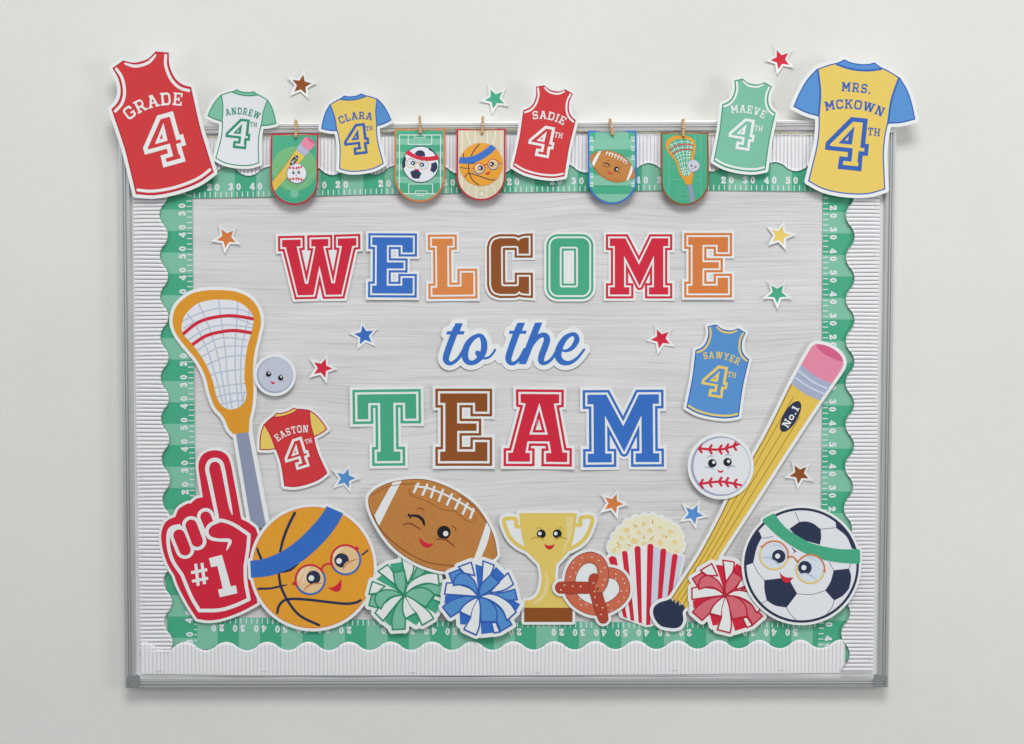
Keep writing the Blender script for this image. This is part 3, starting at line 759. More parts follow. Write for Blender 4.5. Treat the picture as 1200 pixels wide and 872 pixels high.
# script words
z = Crop(510, 368, 6.667)
kt = Card('script_cutout', 'blue cursive words reading to the, between the two rows of block letters', 'lettering', (600, 403), hL, None, (.003, .0006, 0), 90, 9)
parts = [
 ('t', z.poly((158,72),(216,72),(190,140),(132,140)) | z.poly((95,134),(232,134),(222,160),(85,160)) | z.ss(0,(163,118,26),(125,215,26),(92,310,26),(84,355,24),(104,384,17),(140,380,14),(182,345,13),(222,285,15),(250,235,14))),
 ('o', z.ss(0,(345,166,13),(300,185,19),(258,230,24),(235,290,26),(235,345,25),(262,378,20),(305,378,18),(348,345,22),(378,290,25),(382,225,25),(362,175,18),(330,163,10)) | z.ss(0,(332,305,20),(345,333,15),(385,346,10),(425,335,9),(450,308,9),(468,280,9))),
 ('t', z.poly((642,68),(702,68),(674,140),(616,140)) | z.poly((583,130),(716,130),(708,155),(574,155)) | z.ss(0,(650,112,26),(612,215,26),(580,310,26),(572,355,24),(590,384,17),(622,382,14),(660,350,13),(700,280,15))),
 ('h', z.poly((780,67),(837,67),(710,392),(652,392)) | z.ss(0,(738,275,10),(775,215,14),(815,172,18),(855,165,20),(874,195,25),(860,250,26),(832,325,26),(828,368,23),(850,384,16),(885,372,13),(922,335,12),(950,290,14))),
 ('e', z.ss(0,(990,284,9),(1030,286,12),(1075,258,18),(1105,205,22),(1095,165,18),(1060,160,15),(1010,195,22),(970,265,27),(960,330,27),(990,374,23),(1045,382,16),(1100,352,12),(1140,308,10),(1163,277,9)))]
bs = union([p for _, p in parts])
kt.backing((bs.off(5.6) & rect(500, 374.2, 720, 460)) | poly([(575, 412), (595, 404), (598, 425), (583, 426)]), holes=False)
for nm, p in parts: kt.print('cursive_letter', p, 'blue', 1, .25)

# ------------------------------------------------------------ stars
def star(name_col, x, y, a0, label, h, wall_=False, s=1.0, curl=None):
    def pts(R, r): return [(x+math.cos(R_(a0+36*k))*(R if k % 2 == 0 else r), y+math.sin(R_(a0+36*k))*(R if k % 2 == 0 else r)) for k in range(10)]
    c = curl or (rl.uniform(.0012, .0035), rl.uniform(.0006, .003), rl.uniform(-.0008, .0008))
    k = Card('paper_star', label, 'paper star', (x, y), h, 'small paper stars', c, 17, 4)
    k.backing(poly(pts(18.6*s, 8.4*s)))
    k.print('coloured_star', poly(pts(11.9*s, 5.4*s)), name_col, 1, .3)
hS = HB+.0012
star('brown', 353.5, 99.5, -8, 'brown star on the bare wall above the baseball pennant', .001)
star('green', 580, 116, 28, 'green star on the bare wall left of the red tank jersey', .001)
star('red', 914.5, 70, 32, 'red star on the bare wall between the mint and yellow jerseys', .001)
star('orange', 265.7, 279, 24, 'orange star at upper left of the wood-grain paper, left of the red W', hS)
star('yellow', 914, 276, -3, 'yellow star right of the upper word, above the green star', hS)
star('green', 910.5, 344, 18, 'green star right of the orange E, under the yellow star', hS)
star('blue', 427, 393, -28, 'blue star left of the cursive words', hS)
star('red', 774.5, 397, -42, 'red star right of the cursive words', hS)
star('red', 378, 431.5, 1, 'red star above the small red and yellow jersey', hS)
star('lblue', 405, 560.5, -2, 'blue star left of the football', hS)
star('orange', 718.5, 590, 2, 'orange star above the popcorn and right of the trophy', hS)
star('lblue', 812.3, 602.5, 8, 'blue star beside the handle of the pencil bat, right of the popcorn', hS)
star('brown', 936.5, 555.5, 25, 'brown star between the pencil bat and right border', hS)
# ------------------------------------------------------------ jerseys
Fo = [(.42,0),(.73,0),(.73,.475),(.80,.475),(.80,.70),(.705,.70),(.705,.76),(.71,1.0),(.27,1.0),(.28,.76),(.43,.76),(.43,.665),(0,.665),(0,.53)]
Foh = [(.345,.455),(.415,.355),(.408,.455)]
Fi = [(.465,.085),(.645,.085),(.645,.56),(.725,.56),(.725,.625),(.62,.625),(.62,.84),(.64,.84),(.64,.915),(.355,.915),(.36,.84),(.51,.84),(.51,.585),(.085,.585),(.085,.555)]
Fih = [(.235,.52),(.50,.165),(.485,.52)]
def jer(kind, name, label, base, w, rot, h, body, edge, trim, text, tcol, textv, cap, arch, gap, four, four_fill, th=None, text2=None, sleeve=None, curl=(.0022, .0012, 0), border=3.3, xs=1.0, cu=0, fh=.6, fv=.58, fu=0, tw_=.7):
    c, s = math.cos(R_(rot)), math.sin(R_(rot))
    def T(p):   # canonical (u right, v up, unit = hem width) -> px
        return [((base[0] + w*(q[0]*c + q[1]*s), base[1] + w*(q[0]*s - q[1]*c)) + ((q[2],) if len(q) > 2 and q[2] == 'c' else ())) for q in p]
    def Tm(p): return T(p+[(-q[0], q[1]) + tuple(q[2:]) for q in p[::-1]])
    mid = T([(0, .8)])[0]
    k = Card('paper_jersey', label, 'paper jersey', mid, h, 'paper jerseys', curl, w*.75, 9, th=.0006)
    if kind == 'tank':
        out = [(-.207, 1.63, 'c'), (-.36, 1.572, 'c'), (-.325, 1.42), (-.345, 1.26), (-.41, 1.155), (-.51, 1.09, 'c'), (-.485, .62), (-.49, .3), (-.5, 0, 'c'), (-.28, -.075), (0, -.098)]
        left = T(out); right = T([(-q[0], q[1])+tuple(q[2:]) for q in out[:-1]][::-1])
        sh = poly(sm(left+right+T([(.1, 1.572), (0, 1.56), (-.1, 1.572)]), True, 4))
        k.backing(sh.off(border))
        k.print('jersey_edge', sh, edge, 1)
        k.print('jersey_body', sh.off(-max(.016*w, 1.3)), body, 2)
        tw = .036*w
        tr = [sms(T([(-.185, 1.585), (-.1, 1.527), (0, 1.512), (.1, 1.527), (.185, 1.585)]), tw)]
        for sg in (-1, 1):
            tr.append(sms(T([(sg*.315, 1.55), (sg*.278, 1.42), (sg*.298, 1.245), (sg*.37, 1.12), (sg*.47, 1.055)]), tw))
        tr.append(sms(T([(-.462, .043), (-.28, -.022), (0, -.048), (.28, -.022), (.462, .043)]), tw))
        for q in tr: k.print('trim_band', q & sh.off(-.02*w), trim, 3)
    else:
        out = [(-.265, 1.56, 'c'), (-.40, 1.51), (-.54, 1.44, 'c'), (-.65, 1.29), (-.73, 1.11), (-.787, .93, 'c'), (-.62, .87), (-.447, .84, 'c'), (-.432, .66), (-.437, .45), (-.47, .2), (-.5, 0, 'c'), (-.28, -.085), (0, -.11)]
        left = T(out); right = T([(-q[0], q[1])+tuple(q[2:]) for q in out[:-1]][::-1])
        full = poly(sm(left+right+T([(.196, 1.605, 'c'), (.1, 1.575), (0, 1.568), (-.1, 1.575), (-.196, 1.605, 'c')]), True, 4))
        k.backing(full.off(border))
        k.print('jersey_edge', full, edge, 1)
        ins = full.off(-max(.016*w, 1.3))
        k.print('jersey_body', ins, body, 2)
        for sg in (-1, 1):
            seam = T([(sg*.54, 1.5), (sg*.487, 1.29), (sg*.455, 1.11), (sg*.447, .80)])
            reg = poly(sm(seam, False, 5)+T([(sg*1.2, .6), (sg*1.2, 1.6)]))
            k.print('seam_line', sms(seam, .026*w) & full, edge, 3, .3)
            k.print('sleeve', reg.off(-.011*w) & ins, sleeve, 4)
        low = T([(-.285, 1.53), (-.14, 1.497), (0, 1.487), (.14, 1.497), (.285, 1.53)])
        k.print('seam_line', sms(low, .026*w) & full, edge, 3, .3)
        k.print('collar', poly(sm(low, False, 5)+T([(.4, 1.8), (-.4, 1.8)])).off(-.011*w) & ins, trim, 4)
    tc = T([(cu, textv)])[0]
    k.text('name_lettering', *textgeo(text, tc, cap*w, rot, arch*w, gap, xs, tw_*w), tcol, 5)
    if text2:
        k.text('name_lettering', *textgeo(text2[0], T([(text2[1], text2[2])])[0], text2[3]*w, rot, text2[4]*w, gap, xs, text2[5]*w), tcol, 5)
    if th: k.text('ordinal_lettering', *textgeo('TH', T([(th[0], th[1])])[0], .1*w, rot, 0, .1, 1, .158*w), tcol, 5)
    def F4(l): return T([((a-.42)*fh*1.02+fu, fv+(.5-b)*fh) for a, b in l])
    k.print('number_outline', poly(F4(Fo), F4(Foh)), four, 5, .3)
    k.print('number_face', poly(F4(Fi), F4(Fih)), four_fill, 6, .3)
    return k
hJ = .0254
jer('tank', 'tank', 'large red tank jersey at the upper left corner, taller than the other tanks', (205.5, 215), 95, -15.6, hJ+.003, 'jred', 'crimson', 'white', 'GRADE', 'white', 1.05, 0.157, .85, .16, 'white', 'jred', curl=(.0028, .0014, 0), border=4.1, fh=.64, fv=.545, fu=.01, cu=.0, tw_=0.755)
jer('tank', 'tank', 'small red tank jersey between the basketball and football pennants', (631.2, 201), 61.5, 11, hJ+.002, 'jred', 'crimson', 'white', 'SADIE', 'white', 1.08, 0.155, .9, .16, 'white', 'jred', th=(.24, .75, .1, 1), curl=(.0026, .0008, 0), fv=.58, fh=.6, fu=-.04, tw_=0.65)
jer('tank', 'tank', 'mint green tank jersey right of the lacrosse pennant', (866.3, 194.2), 62, 9.5, hJ+.002, 'lgreen', 'dgreen', 'white', 'MAEVE', 'white', 1.075, 0.15, .95, .16, 'white', 'lgreen', th=(.24, .75, .1, 1), curl=(.0026, .0008, 0), fv=.6, fh=.6, fu=-.04, tw_=0.68)
jer('tank', 'tank', 'light blue tank jersey with yellow trim above the baseball', (834.7, 482.8), 62.5, 9.8, hL+.0005, 'lblue', 'dblue', 'yellow', 'SAWYER', 'yellow', 1.07, 0.13, .95, .16, 'yellow', 'lblue', th=(.24, .75, .1, 1), curl=(.0024, .001, 0), fv=.58, fh=.6, fu=-.04, tw_=0.71)
jer('shirt', 'shirt', 'white short-sleeved jersey with mint green sleeves right of the large red tank', (278.5, 188.7), 51.8, 6.4, hJ+.001, 'bwhite', 'dgreen', 'mint', 'ANDREW', 'dgreen', 1.13, 0.155, 1.0, .16, 'dgreen', 'bwhite', th=(.27, .86, .115, 1.05), sleeve='mint', fv=.62, fh=.68, fu=-.04, xs=.86, tw_=0.8)
jer('shirt', 'shirt', 'small yellow jersey with light blue sleeves between the baseball and soccer pennants', (423.9, 195.2), 52.9, -7, hJ+.002, 'jyellow', 'dblue', 'lblue', 'CLARA', 'dblue', 1.13, 0.165, 1.05, .16, 'dblue', 'jyellow', th=(.27, .82, .125, 1.1), sleeve='lblue', curl=(.0024, .0012, 0), fv=.61, fh=.68, fu=-.03, tw_=0.76)
jer('shirt', 'shirt', 'large yellow jersey with blue sleeves at the upper right corner', (991.6, 217.4), 91.3, 6, hJ+.003, 'jyellow', 'dblue', 'lblue', 'MCKOWN', 'dblue', 1.045, 0.118, 1.1, .16, 'dblue', 'jyellow', th=(.28, .72, .125, 1.05), text2=('MRS.', 0, 1.262, .118, 2.2, .385), sleeve='lblue', curl=(.003, .001, 0), border=4.1, fv=.54, fh=.68, fu=-.03, cu=.0, tw_=0.775)
jer('shirt', 'shirt', 'red short-sleeved jersey with yellow sleeves above the basketball', (358.7, 562), 53, -17, hL+.0008, 'jred', 'crimson', 'yellow', 'EASTON', 'white', 1.13, 0.16, 1.0, .16, 'white', 'jred', th=(.30, .80, .12, 1.05), sleeve='yellow', curl=(.002, .001, 0), border=3.2, fv=.60, fh=.68, fu=-.03, xs=.9, tw_=0.77)

# ------------------------------------------------------------ printed artwork, each a list of (part name, shape, material, layer, parent index or None)
def eye_items(x, y, r, hx, hy, hr, col='black', cut=None):
    e = circ(x, y, r)
    if cut is not None: e = e - cut
    return [('eye', e, col, 6, None), ('eye_highlight', circ(hx, hy, hr), 'white', 7, None)]
def art_lacrosse():
    z = Crop(180, 320, 3.114)
    head = z.sp((235,62),(300,68),(350,90),(382,130),(392,180),(380,240),(367,300),(362,370),(365,430),(360,490),(350,535,'c'),(348,580,'c'),(292,588,'c'),(275,570,'c'),(255,525),(225,490),(205,440),(190,380),(160,320),(110,260),(80,215),(70,170),(85,120),(130,80),(180,65))
    net = z.sp((240,97),(300,102),(345,130),(365,165),(358,215),(345,260),(335,320),(332,390),(340,440),(325,480),(285,498),(250,485),(230,450),(215,390),(190,330),(150,270),(110,225),(103,195),(115,155),(155,115),(200,100))
    shaft = z.poly((298,570),(345,570),(347,586),(412,930),(358,930))
    wv = [z.ss(4.6,*p) for p in (((125,150),(160,200),(200,290),(228,380),(255,480)), ((165,112),(200,190),(232,290),(250,380),(270,495)), ((238,95),(248,180),(262,280),(270,380),(288,500)),
          ((308,100),(304,180),(298,280),(300,380),(312,495)), ((350,135),(338,200),(322,280),(318,380),(325,480)), ((335,430),(325,470),(318,490)))]
    wh = [z.ss(4.6,*p) for p in (((108,175),(160,150),(230,130),(310,132),(360,150)), ((112,200),(170,172),(240,160),(300,165),(365,190)), ((125,245),(190,205),(250,190),(310,192),(360,200)), ((160,282),(220,245),(270,236),(340,244)), ((178,305),(230,275),(280,266),(345,268)),
          ((195,335),(250,310),(300,302),(340,302)), ((205,375),(250,360),(335,350)), ((215,420),(270,410),(340,402)), ((232,452),(280,440),(340,436)), ((245,480),(290,468),(330,466)))]
    it = [('shaft', shaft, 'shaft', 1, None), ('head_rim', head, 'amber', 2, None), ('netting', net, 'bwhite', 3, None), ('net_string', union(wv+wh) & net, 'netgrey', 4, None)]
    it += [('red_shooting_string', z.ss(12,*p) & net.off(.3), 'red', 5, None) for p in (((102,228),(160,182),(220,162),(290,156),(370,168)), ((133,268),(190,230),(250,214),(300,210),(362,219)))]
    base = head.off(4.0) | z.poly((283,560),(360,560),(362,580),(428,930),(344,930))
    return it, base
def art_laxball():
    c = (322.3, 439.5)
    it = [('ball_rim', circ(*c, 21.2), 'rimgrey', 1, None), ('ball_face', circ(322.9, 438.9, 20.0), 'ballgrey', 2, None)]
    it += eye_items(314.9, 438.3, 3.1, 315.6, 437.2, 1.1) + eye_items(329.0, 442.8, 3.1, 329.7, 441.7, 1.1)
    z = Crop(300, 400, 4.36)
    it += [('mouth', z.sp((74,203,'c'),(84,207),(98,210,'c'),(92,217),(82,217)), 'red', 6, None), ('cheek_line', z.ss(1.6,(42,178),(55,180),(68,186)) | z.ss(1.6,(122,202),(135,200),(148,206)) | z.ss(1.4,(52,150),(60,144),(68,145)) | z.ss(1.4,(122,168),(130,165),(140,168)), 'rimgrey', 5, None)]
    return it, circ(*c, 24.6)
def art_hand():
    z = Crop(170, 510, 3.79)
    out = z.sp((238,135),(252,92),(285,70),(330,68),(365,88),(382,128),(395,195),(412,285),(428,372,'c'),(460,388),(492,412,'c'),(502,442,'c'),(492,560),(484,650),(500,745,'c'),(430,782),(350,812),(285,822),(232,815,'c'),(190,750),(150,675),(130,622,'c'),(100,570),(80,510),(72,445),(84,398),(105,375),(135,362,'c'),(150,328),(185,305),(205,302,'c'),(228,282),(257,275,'c'),(246,200))
    wl = 16
    L = z.ss(0,(322,370,8),(305,285,8.5),(285,190,9),(277,148,9),(288,118,9),(312,108,9),(336,118,9),(348,150,9),(362,225,8),(378,310,7),(388,352,2))
    bdy = stroke(sm(z((320,380,'c'),(350,380),(400,400),(462,442,'c'),(458,500),(446,580,'c'),(448,650),(462,728,'c'),(400,756),(330,776),(242,778,'c'),(205,715),(165,620,'c'),(125,560),(106,500),(104,440),(118,412),(152,402)), False, 5), wl/z.k)
    def cap(a, b, r): return z.poly if False else stroke(z(a, b), 2*r/z.k)
    f1 = stroke(z((152,444),(178,508)), 66/z.k); f2 = stroke(z((206,400),(232,470)), 66/z.k); f3 = stroke(z((270,362),(292,415)), 62/z.k)
    thumb = z.sp((318,378,'c'),(288,398),(272,425),(284,455),(320,464),(372,464,'c'),(385,474),(378,490),(366,512,'c'),(470,560,'c'),(460,445,'c'),(400,402),(350,382))
    th_l = z.ss(0,(330,380,8),(290,398,8),(274,428,8.5),(288,455,8),(325,465,7),(366,466,8),(378,472,8),(372,490,6),(363,510,2))
    it = [('red_hand', out, 'red', 1, None), ('white_outline', L, 'white', 3, None), ('white_outline', bdy, 'white', 2, None)]
    for f in (f1, f2): it += [('finger_outline', f.off(2.1), 'white', 3, None), ('finger', f.off(-1.9), 'red', 4, None)]
    it += [('finger_outline', (f3.off(2.1)) - thumb, 'white', 3, None), ('finger', f3.off(-1.9) - thumb, 'red', 4, None)]
    it += [('thumb', thumb - bdy, 'red', 4, None), ('thumb_outline', th_l, 'white', 5, None)]
    hs = [z.poly((219,572),(232,570),(244,667),(230,669)), z.poly((247,568),(260,566),(272,660),(258,662)), z.poly((204,603),(276,590),(278,603),(206,617)), z.poly((208,642),(280,628),(282,641),(210,655))]
    it += [('number_sign_print', union(hs), 'white', 5, None), ('number_one_print', z.poly((284,546),(342,531),(382,671),(404,666),(411,701),(333,719),(325,685),(346,680),(322,580),(294,586)), 'white', 5, None)]
    return it, out.off(3.2)
def glasses(c1, c2, r, w, arcs1, arcs2, hin, bridge, top, bot, fill, hr):
    it = [('lens', circ(*c1, r), fill, 3, None), ('lens', circ(*c2, r), fill, 3, None)]
    it += [('glasses_bridge', bridge, top, 8, None)]
    for c, (a0, a1) in ((c1, arcs1), (c2, arcs2)):
        it += [('glasses_rim_top', arc(*c, r, a0, a1, w), top, 8, None), ('glasses_rim_bottom', arc(*c, r, a1, a0+360, w), bot, 8, None)]
    it += [('glasses_hinge', circ(*h, hr), top, 9, None) for h in hin]
    return it
def art_basketball(band='blue'):
    z = Crop(280, 570, 4.844); q = Crop(320, 620, 10)
    c = (366.9, 665); b = circ(*c, 71.2)
    bandp = z.poly(*[t for t in sm([(65,422,'c'),(150,408),(250,365),(340,300),(420,220),(470,160),(500,112,'c'),(592,152,'c'),(560,215),(500,295),(425,370),(350,430),(260,480),(170,508),(70,518,'c')], True, 5)])
    seams = [z.ss(0,(318,150,8),(285,215,8),(255,290,8),(235,368,7)), z.ss(15,(226,488),(240,570),(285,660),(350,735),(455,786)), z.ss(0,(112,580,7),(180,578,6),(235,566,6),(275,557,2)),
             z.ss(0,(105,352,6),(112,375,7),(126,408,8)), z.ss(15,(219,716),(226,682),(252,650),(300,638),(400,643),(500,655),(600,665),(660,660),(690,646)), z.ss(0,(225,489,4),(290,472,10),(340,436,3)), z.ss(10,(700,388),(732,362))]
    it = [('ball_rim', b, 'ballrim', 1, None), ('ball_face', circ(*c, 70.2), 'ball', 2, None)]
    it += [('seam_line', s & b, 'navy', 3, None) for s in seams]
    it += [('headband', bandp, band, 4, None)]
    c1, c2 = q.pt(437, 590), q.pt(852, 357)
    it += [(n, s, m, l+1 if n == 'lens' else l, p) for n, s, m, l, p in glasses(c1, c2, 17.1, 2.2, (152, 331), (148, 327), [q.pt(248, 636), q.pt(984, 222)], q.ss(20,(565,478),(588,432),(628,408),(680,404)), 'red', 'blue', 'lens', 2.0)]
    it += [('lens_shine', (q.poly((330,640),(350,640),(430,430),(400,430)) | q.poly((290,560),(300,610),(360,500),(395,420),(350,440))) & circ(*c1, 16), 'lenslight', 5, None),
           ('lens_shine', (q.poly((700,300),(720,260),(760,215),(840,200),(800,250),(760,280),(730,340))) & circ(*c2, 16), 'lenslight', 5, None)]
    it += eye_items(*q.pt(475, 568), 8.2, *q.pt(450, 573), 3.3, 'navy', q.circ(500, 712, 82)) + eye_items(*q.pt(805, 365), 8.4, *q.pt(775, 372), 3.3, 'navy', q.circ(905, 455, 82))
    it += [('cheek_line', q.ss(0,(362,722,3),(400,672,9),(470,640,8),(575,634,3)), 'salmon', 6, None), ('cheek_line', q.ss(0,(818,480,3),(850,420,8),(920,372,8),(1003,345,3)), 'salmon', 6, None),
           ('mouth', q.sp((640,678,'c'),(690,682),(740,658),(775,622),(788,590,'c'),(800,592,'c'),(802,655),(790,705),(765,730),(725,728),(685,712)), 'red', 6, None)]
    return it, b.off(3.6) | bandp.off(3.2)
def art_football():
    z = Crop(410, 550, 4.362)
    o = z.sp((95,148),(112,118),(150,90),(210,65),(300,50),(390,52),(480,80),(560,120),(640,180),(700,262),(738,345),(753,425),(748,447),(720,465),(640,490),(560,513),(490,522),(420,510),(330,475),(240,415),(180,350),(130,270),(100,200))
    ins = o.off(-.8)
    it = [('ball_edge', o, 'tandark', 1, None), ('leather_face', ins, 'tan', 2, None)]
    it += [('white_stripe', z.poly(*sm([(222,64,'c'),(268,54,'c'),(215,155),(163,262),(146,292,'c'),(126,235,'c'),(172,150)], True, 4)) & ins, 'white', 3, None),
           ('white_stripe', z.poly(*sm([(700,260,'c'),(722,296,'c'),(700,385),(650,492,'c'),(620,495,'c'),(655,400),(686,310)], True, 4)) & ins, 'white', 3, None)]
    it += [('panel_seam', (z.ss(5,(112,225),(160,308),(230,378),(320,440),(420,480),(540,493)) | z.ss(3.2,(112,135),(180,92),(250,78),(330,72)) | z.ss(2.6,(300,98),(318,132),(400,165),(470,205),(540,215),(590,258),(640,268),(640,240)) | z.ss(3.2,(560,130),(640,195),(700,275))) & o, 'tandark', 4, None),
           ('lace', z.ss(10,(335,86),(400,96),(480,126),(560,166),(634,214)), 'white', 5, None)]
    for a, b in (((350,72),(328,116)),((396,78),(372,130)),((432,88),(415,142)),((476,104),(455,160)),((522,126),(497,180)),((562,150),(540,200)),((602,174),(578,226)),((632,202),(616,248))):
        it.append(('lace_stitch', z.st(12, a, b), 'white', 6, None))
    it += [('winking_eye', z.ss(0,(300,236,4),(345,238,7),(372,258,8),(381,285,4)) | z.st(7,(300,228),(310,248)), 'black', 6, None)]
    it += eye_items(*z.pt(481, 322), 7.9, *z.pt(490, 328), 3.1)
    it += [('cheek_line', z.ss(0,(272,283,2),(310,276,4.5),(365,308,2)) | z.ss(0,(442,356,2),(490,358,4.5),(536,395,2)), 'tandark', 7, None), ('brow', z.ss(0,(343,203,1.5),(365,198,3),(382,213,1)) | z.ss(0,(516,288,1.5),(538,298,3),(543,320,1)), 'tandark', 5, None),
           ('mouth', z.sp((354,346,'c'),(372,364),(400,378),(430,379,'c'),(404,399),(378,394),(360,374)), 'red', 6, None)]
    return it, o.off(3.4)
def art_pompom(edge, light, dark, cen, rot, sc):
    z = Crop(0, 0, 1)
    def pp(*p): return poly(sm(list(p), True, 4))
    C = (400, 440, 'c')
    D = [[(365,130,'c'),(432,150,'c'),(425,300),C,(385,300)], [(565,155,'c'),(645,235,'c'),(540,340),C,(500,240)], [(796,512,'c'),(758,575,'c'),(650,500),C,(640,440)], [(415,660,'c'),(530,670,'c'),(542,785,'c'),(425,798,'c')], [(215,590,'c'),(325,630,'c'),(272,708,'c'),(222,706,'c')], [(78,430,'c'),(200,424),C,(200,480),(70,505,'c')]]
    Lp = [[(115,218,'c'),(212,180,'c'),(290,240,'c'),(150,310,'c')], [(560,412,'c'),(650,395),(745,368,'c'),(768,470,'c'),(680,475),(560,440,'c')], [C,(520,480),(620,565),(680,650),(718,708,'c'),(605,775,'c'),(575,690),(500,540)], [C,(250,440),(130,480),(53,540,'c'),(130,638,'c'),(215,585,'c'),(300,500)]]
    W1 = [[(440,98,'c'),(548,138,'c'),(510,240),(425,345,'c')], [(205,155,'c'),(328,110,'c'),(362,240,'c'),(260,215,'c')], [(680,212,'c'),(732,322,'c'),(640,380),(500,408,'c'),(600,290)], [(520,690,'c'),(565,685,'c'),(602,777,'c'),(545,787,'c')], [(92,308,'c'),(150,308,'c'),(230,330),(320,362),C,(180,424),(72,418,'c')]]
    Lr = [[C,(372,320),(325,252),(262,215),(200,230),(165,280),(155,335,'c'),(230,328),(300,345),(360,395)], [C,(480,465),(548,525),(576,600),(570,680,'c'),(420,680,'c'),(412,560)]]
    W2 = [[C,(330,470),(260,520),(215,582,'c'),(325,635,'c'),(345,560),(380,490)], [C,(500,412),(600,438),(700,505),(757,588,'c'),(668,668,'c'),(620,560),(520,480)], [C,(415,530),(414,620),(404,730),(375,806,'c'),(258,752,'c'),(320,640,'c'),(335,560),(370,490)]]
    Lm = [[C,(420,330),(515,228,'c'),(597,305,'c'),(500,388)]]
    T = lambda s: s.tf(sc, rot, (400, 440), cen)
    it = []; u = []
    for grp, col, lv, st in ((D, dark, 1, False), (Lp, light, 2, True), (W1, 'white', 3, True), (Lr, light, 4, True), (W2, 'white', 5, True), (Lm, light, 6, True)):
        for p in grp:
            s = pp(*p); u.append(s)
            nm = {dark: 'dark_streamer', light: 'light_streamer', 'white': 'white_streamer'}[col]
            if st: it += [('streamer_edge', T(s.off(6.0)), edge, lv*2-1, None), (nm, T(s.off(-8.5)), col, lv*2, None)]
            else: it.append((nm, T(s), col, 1, None))
    it.append(('streamer_knot', T(circ(400, 440, 16)), edge, 13, None))
    return it, T(union(u)).off(4.7)
def art_trophy():
    q = Crop(580, 590, 10); z = Crop(580, 590, 5.45)
    body = poly(q((285,110),(960,110))+sm(q((960,110,'c'),(945,250),(915,420),(870,545),(790,640),(722,715,'c')), False, 4)+sm(z((392,385,'c'),(385,470),(402,555),(440,610),(482,640,'c')), False, 4)+z((492,665),(190,665),(188,640))+sm(z((192,620,'c'),(230,615),(270,585),(292,530),(298,460),(285,392,'c')), False, 4)+sm(q((525,715,'c'),(440,630),(375,560),(330,440),(300,280)), False, 4))
    hl = q.ss(46,(290,272),(248,262),(240,182),(112,182),(120,265),(175,390),(260,480),(370,540)); hr = q.ss(46,(950,250),(1002,245),(1005,166),(1136,166),(1118,280),(1060,400),(980,475),(880,530))
    it = [('handle', hl, 'cup', 1, None), ('handle', hr, 'cup', 1, None), ('cup', body, 'cup', 2, None), ('plinth', z.poly((187,665),(495,665),(495,755),(187,755)), 'brown', 3, None)]
    it += [('shine', q.sp((820,155,'c'),(917,155,'c'),(910,300),(870,430),(800,582,'c'),(786,575,'c'),(825,430),(838,300)), 'cuplight', 3, None), ('shine', z.ss(0,(325,430,4),(333,500,11),(318,570,13),(290,610,13),(250,640,7)), 'cuplight', 3, None)]
    it += eye_items(*q.pt(543, 355), 5.2, *q.pt(526, 350), 2.1) + eye_items(*q.pt(730, 354), 5.2, *q.pt(712, 350), 2.1)
    it += [('mouth', q.sp((574,464,'c'),(605,486),(640,492),(675,486),(700,468,'c'),(680,515),(640,538),(600,515)), 'red', 6, None),
           ('cheek_line', q.ss(0,(425,415,3),(470,393,6),(530,398,6),(575,425,2)) | q.ss(0,(700,425,2),(745,398,6),(800,393,6),(848,415,3)) | q.ss(0,(478,302,2),(512,278,4),(542,292,2)) | q.ss(0,(738,292,2),(768,278,4),(802,302,2)), 'cupdark', 8, None)]
    return it, (body | hl | hr | z.poly((187,660),(495,660),(495,755),(187,755))).off(3.3)
def art_pretzel():
    z = Crop(640, 640, 8.305)
    W = 106
    back = z.ss(W,(240,470),(300,545),(390,600),(480,622),(580,606),(680,555),(750,480),(765,400),(735,320),(680,272),(590,255))
    left = z.ss(W,(235,420),(236,300),(275,200),(340,135),(430,107),(500,130))
    limb = z.ss(W,(430,107),(500,130),(545,195),(555,290),(550,345),(520,400))
    a = z.ss(116,(145,402),(220,402),(300,403),(400,404)); b = z.ss(0,(470,320,56),(474,400,60),(498,500,60),(530,610,58),(555,700,50))
    hole = z.sp((310,330),(330,260),(370,190),(420,168),(470,185),(492,225),(492,262),(450,275),(420,310),(405,342,'c'),(305,342,'c')) 
    it = []
    for nm, s, c, l in (('pretzel_loop', back, 'pretzel', 1), ('pretzel_loop', left, 'pretzel', 3), ('crossed_end', a, 'pretzeldark', 5), ('crossed_end', b, 'pretzeldark', 7), ('pretzel_loop', limb - circ(*z.pt(500,415), 1), 'pretzel', 9)):
        it += [('baked_edge', s.off(.15), 'pretzelline', l, None), (nm, s.off(-.55), c, l+1, None)]
    it[-2] = ('baked_edge', (limb.off(.15)) - (left.off(-.5)) , 'pretzelline', 9, None)
    dots = [(350,112),(445,106),(512,138),(328,175),(265,160),(255,210),(288,260),(232,295),(568,208),(532,245),(570,325),(550,378),(678,270),(676,315),(745,318),(762,358),(728,436),(782,432),(757,498),(703,540),(602,572),(635,622),(325,518),(338,570),(392,565),
            (177,378),(143,424),(257,388),(335,390),(460,356),(472,440),(474,495),(492,572),(550,598),(535,663)]
    it += [('salt_grain', union([z.circ(x, y, 7) for x, y in dots]), 'salt', 11, None)]
    return it, (back | left | limb | a | b).off(3.4)
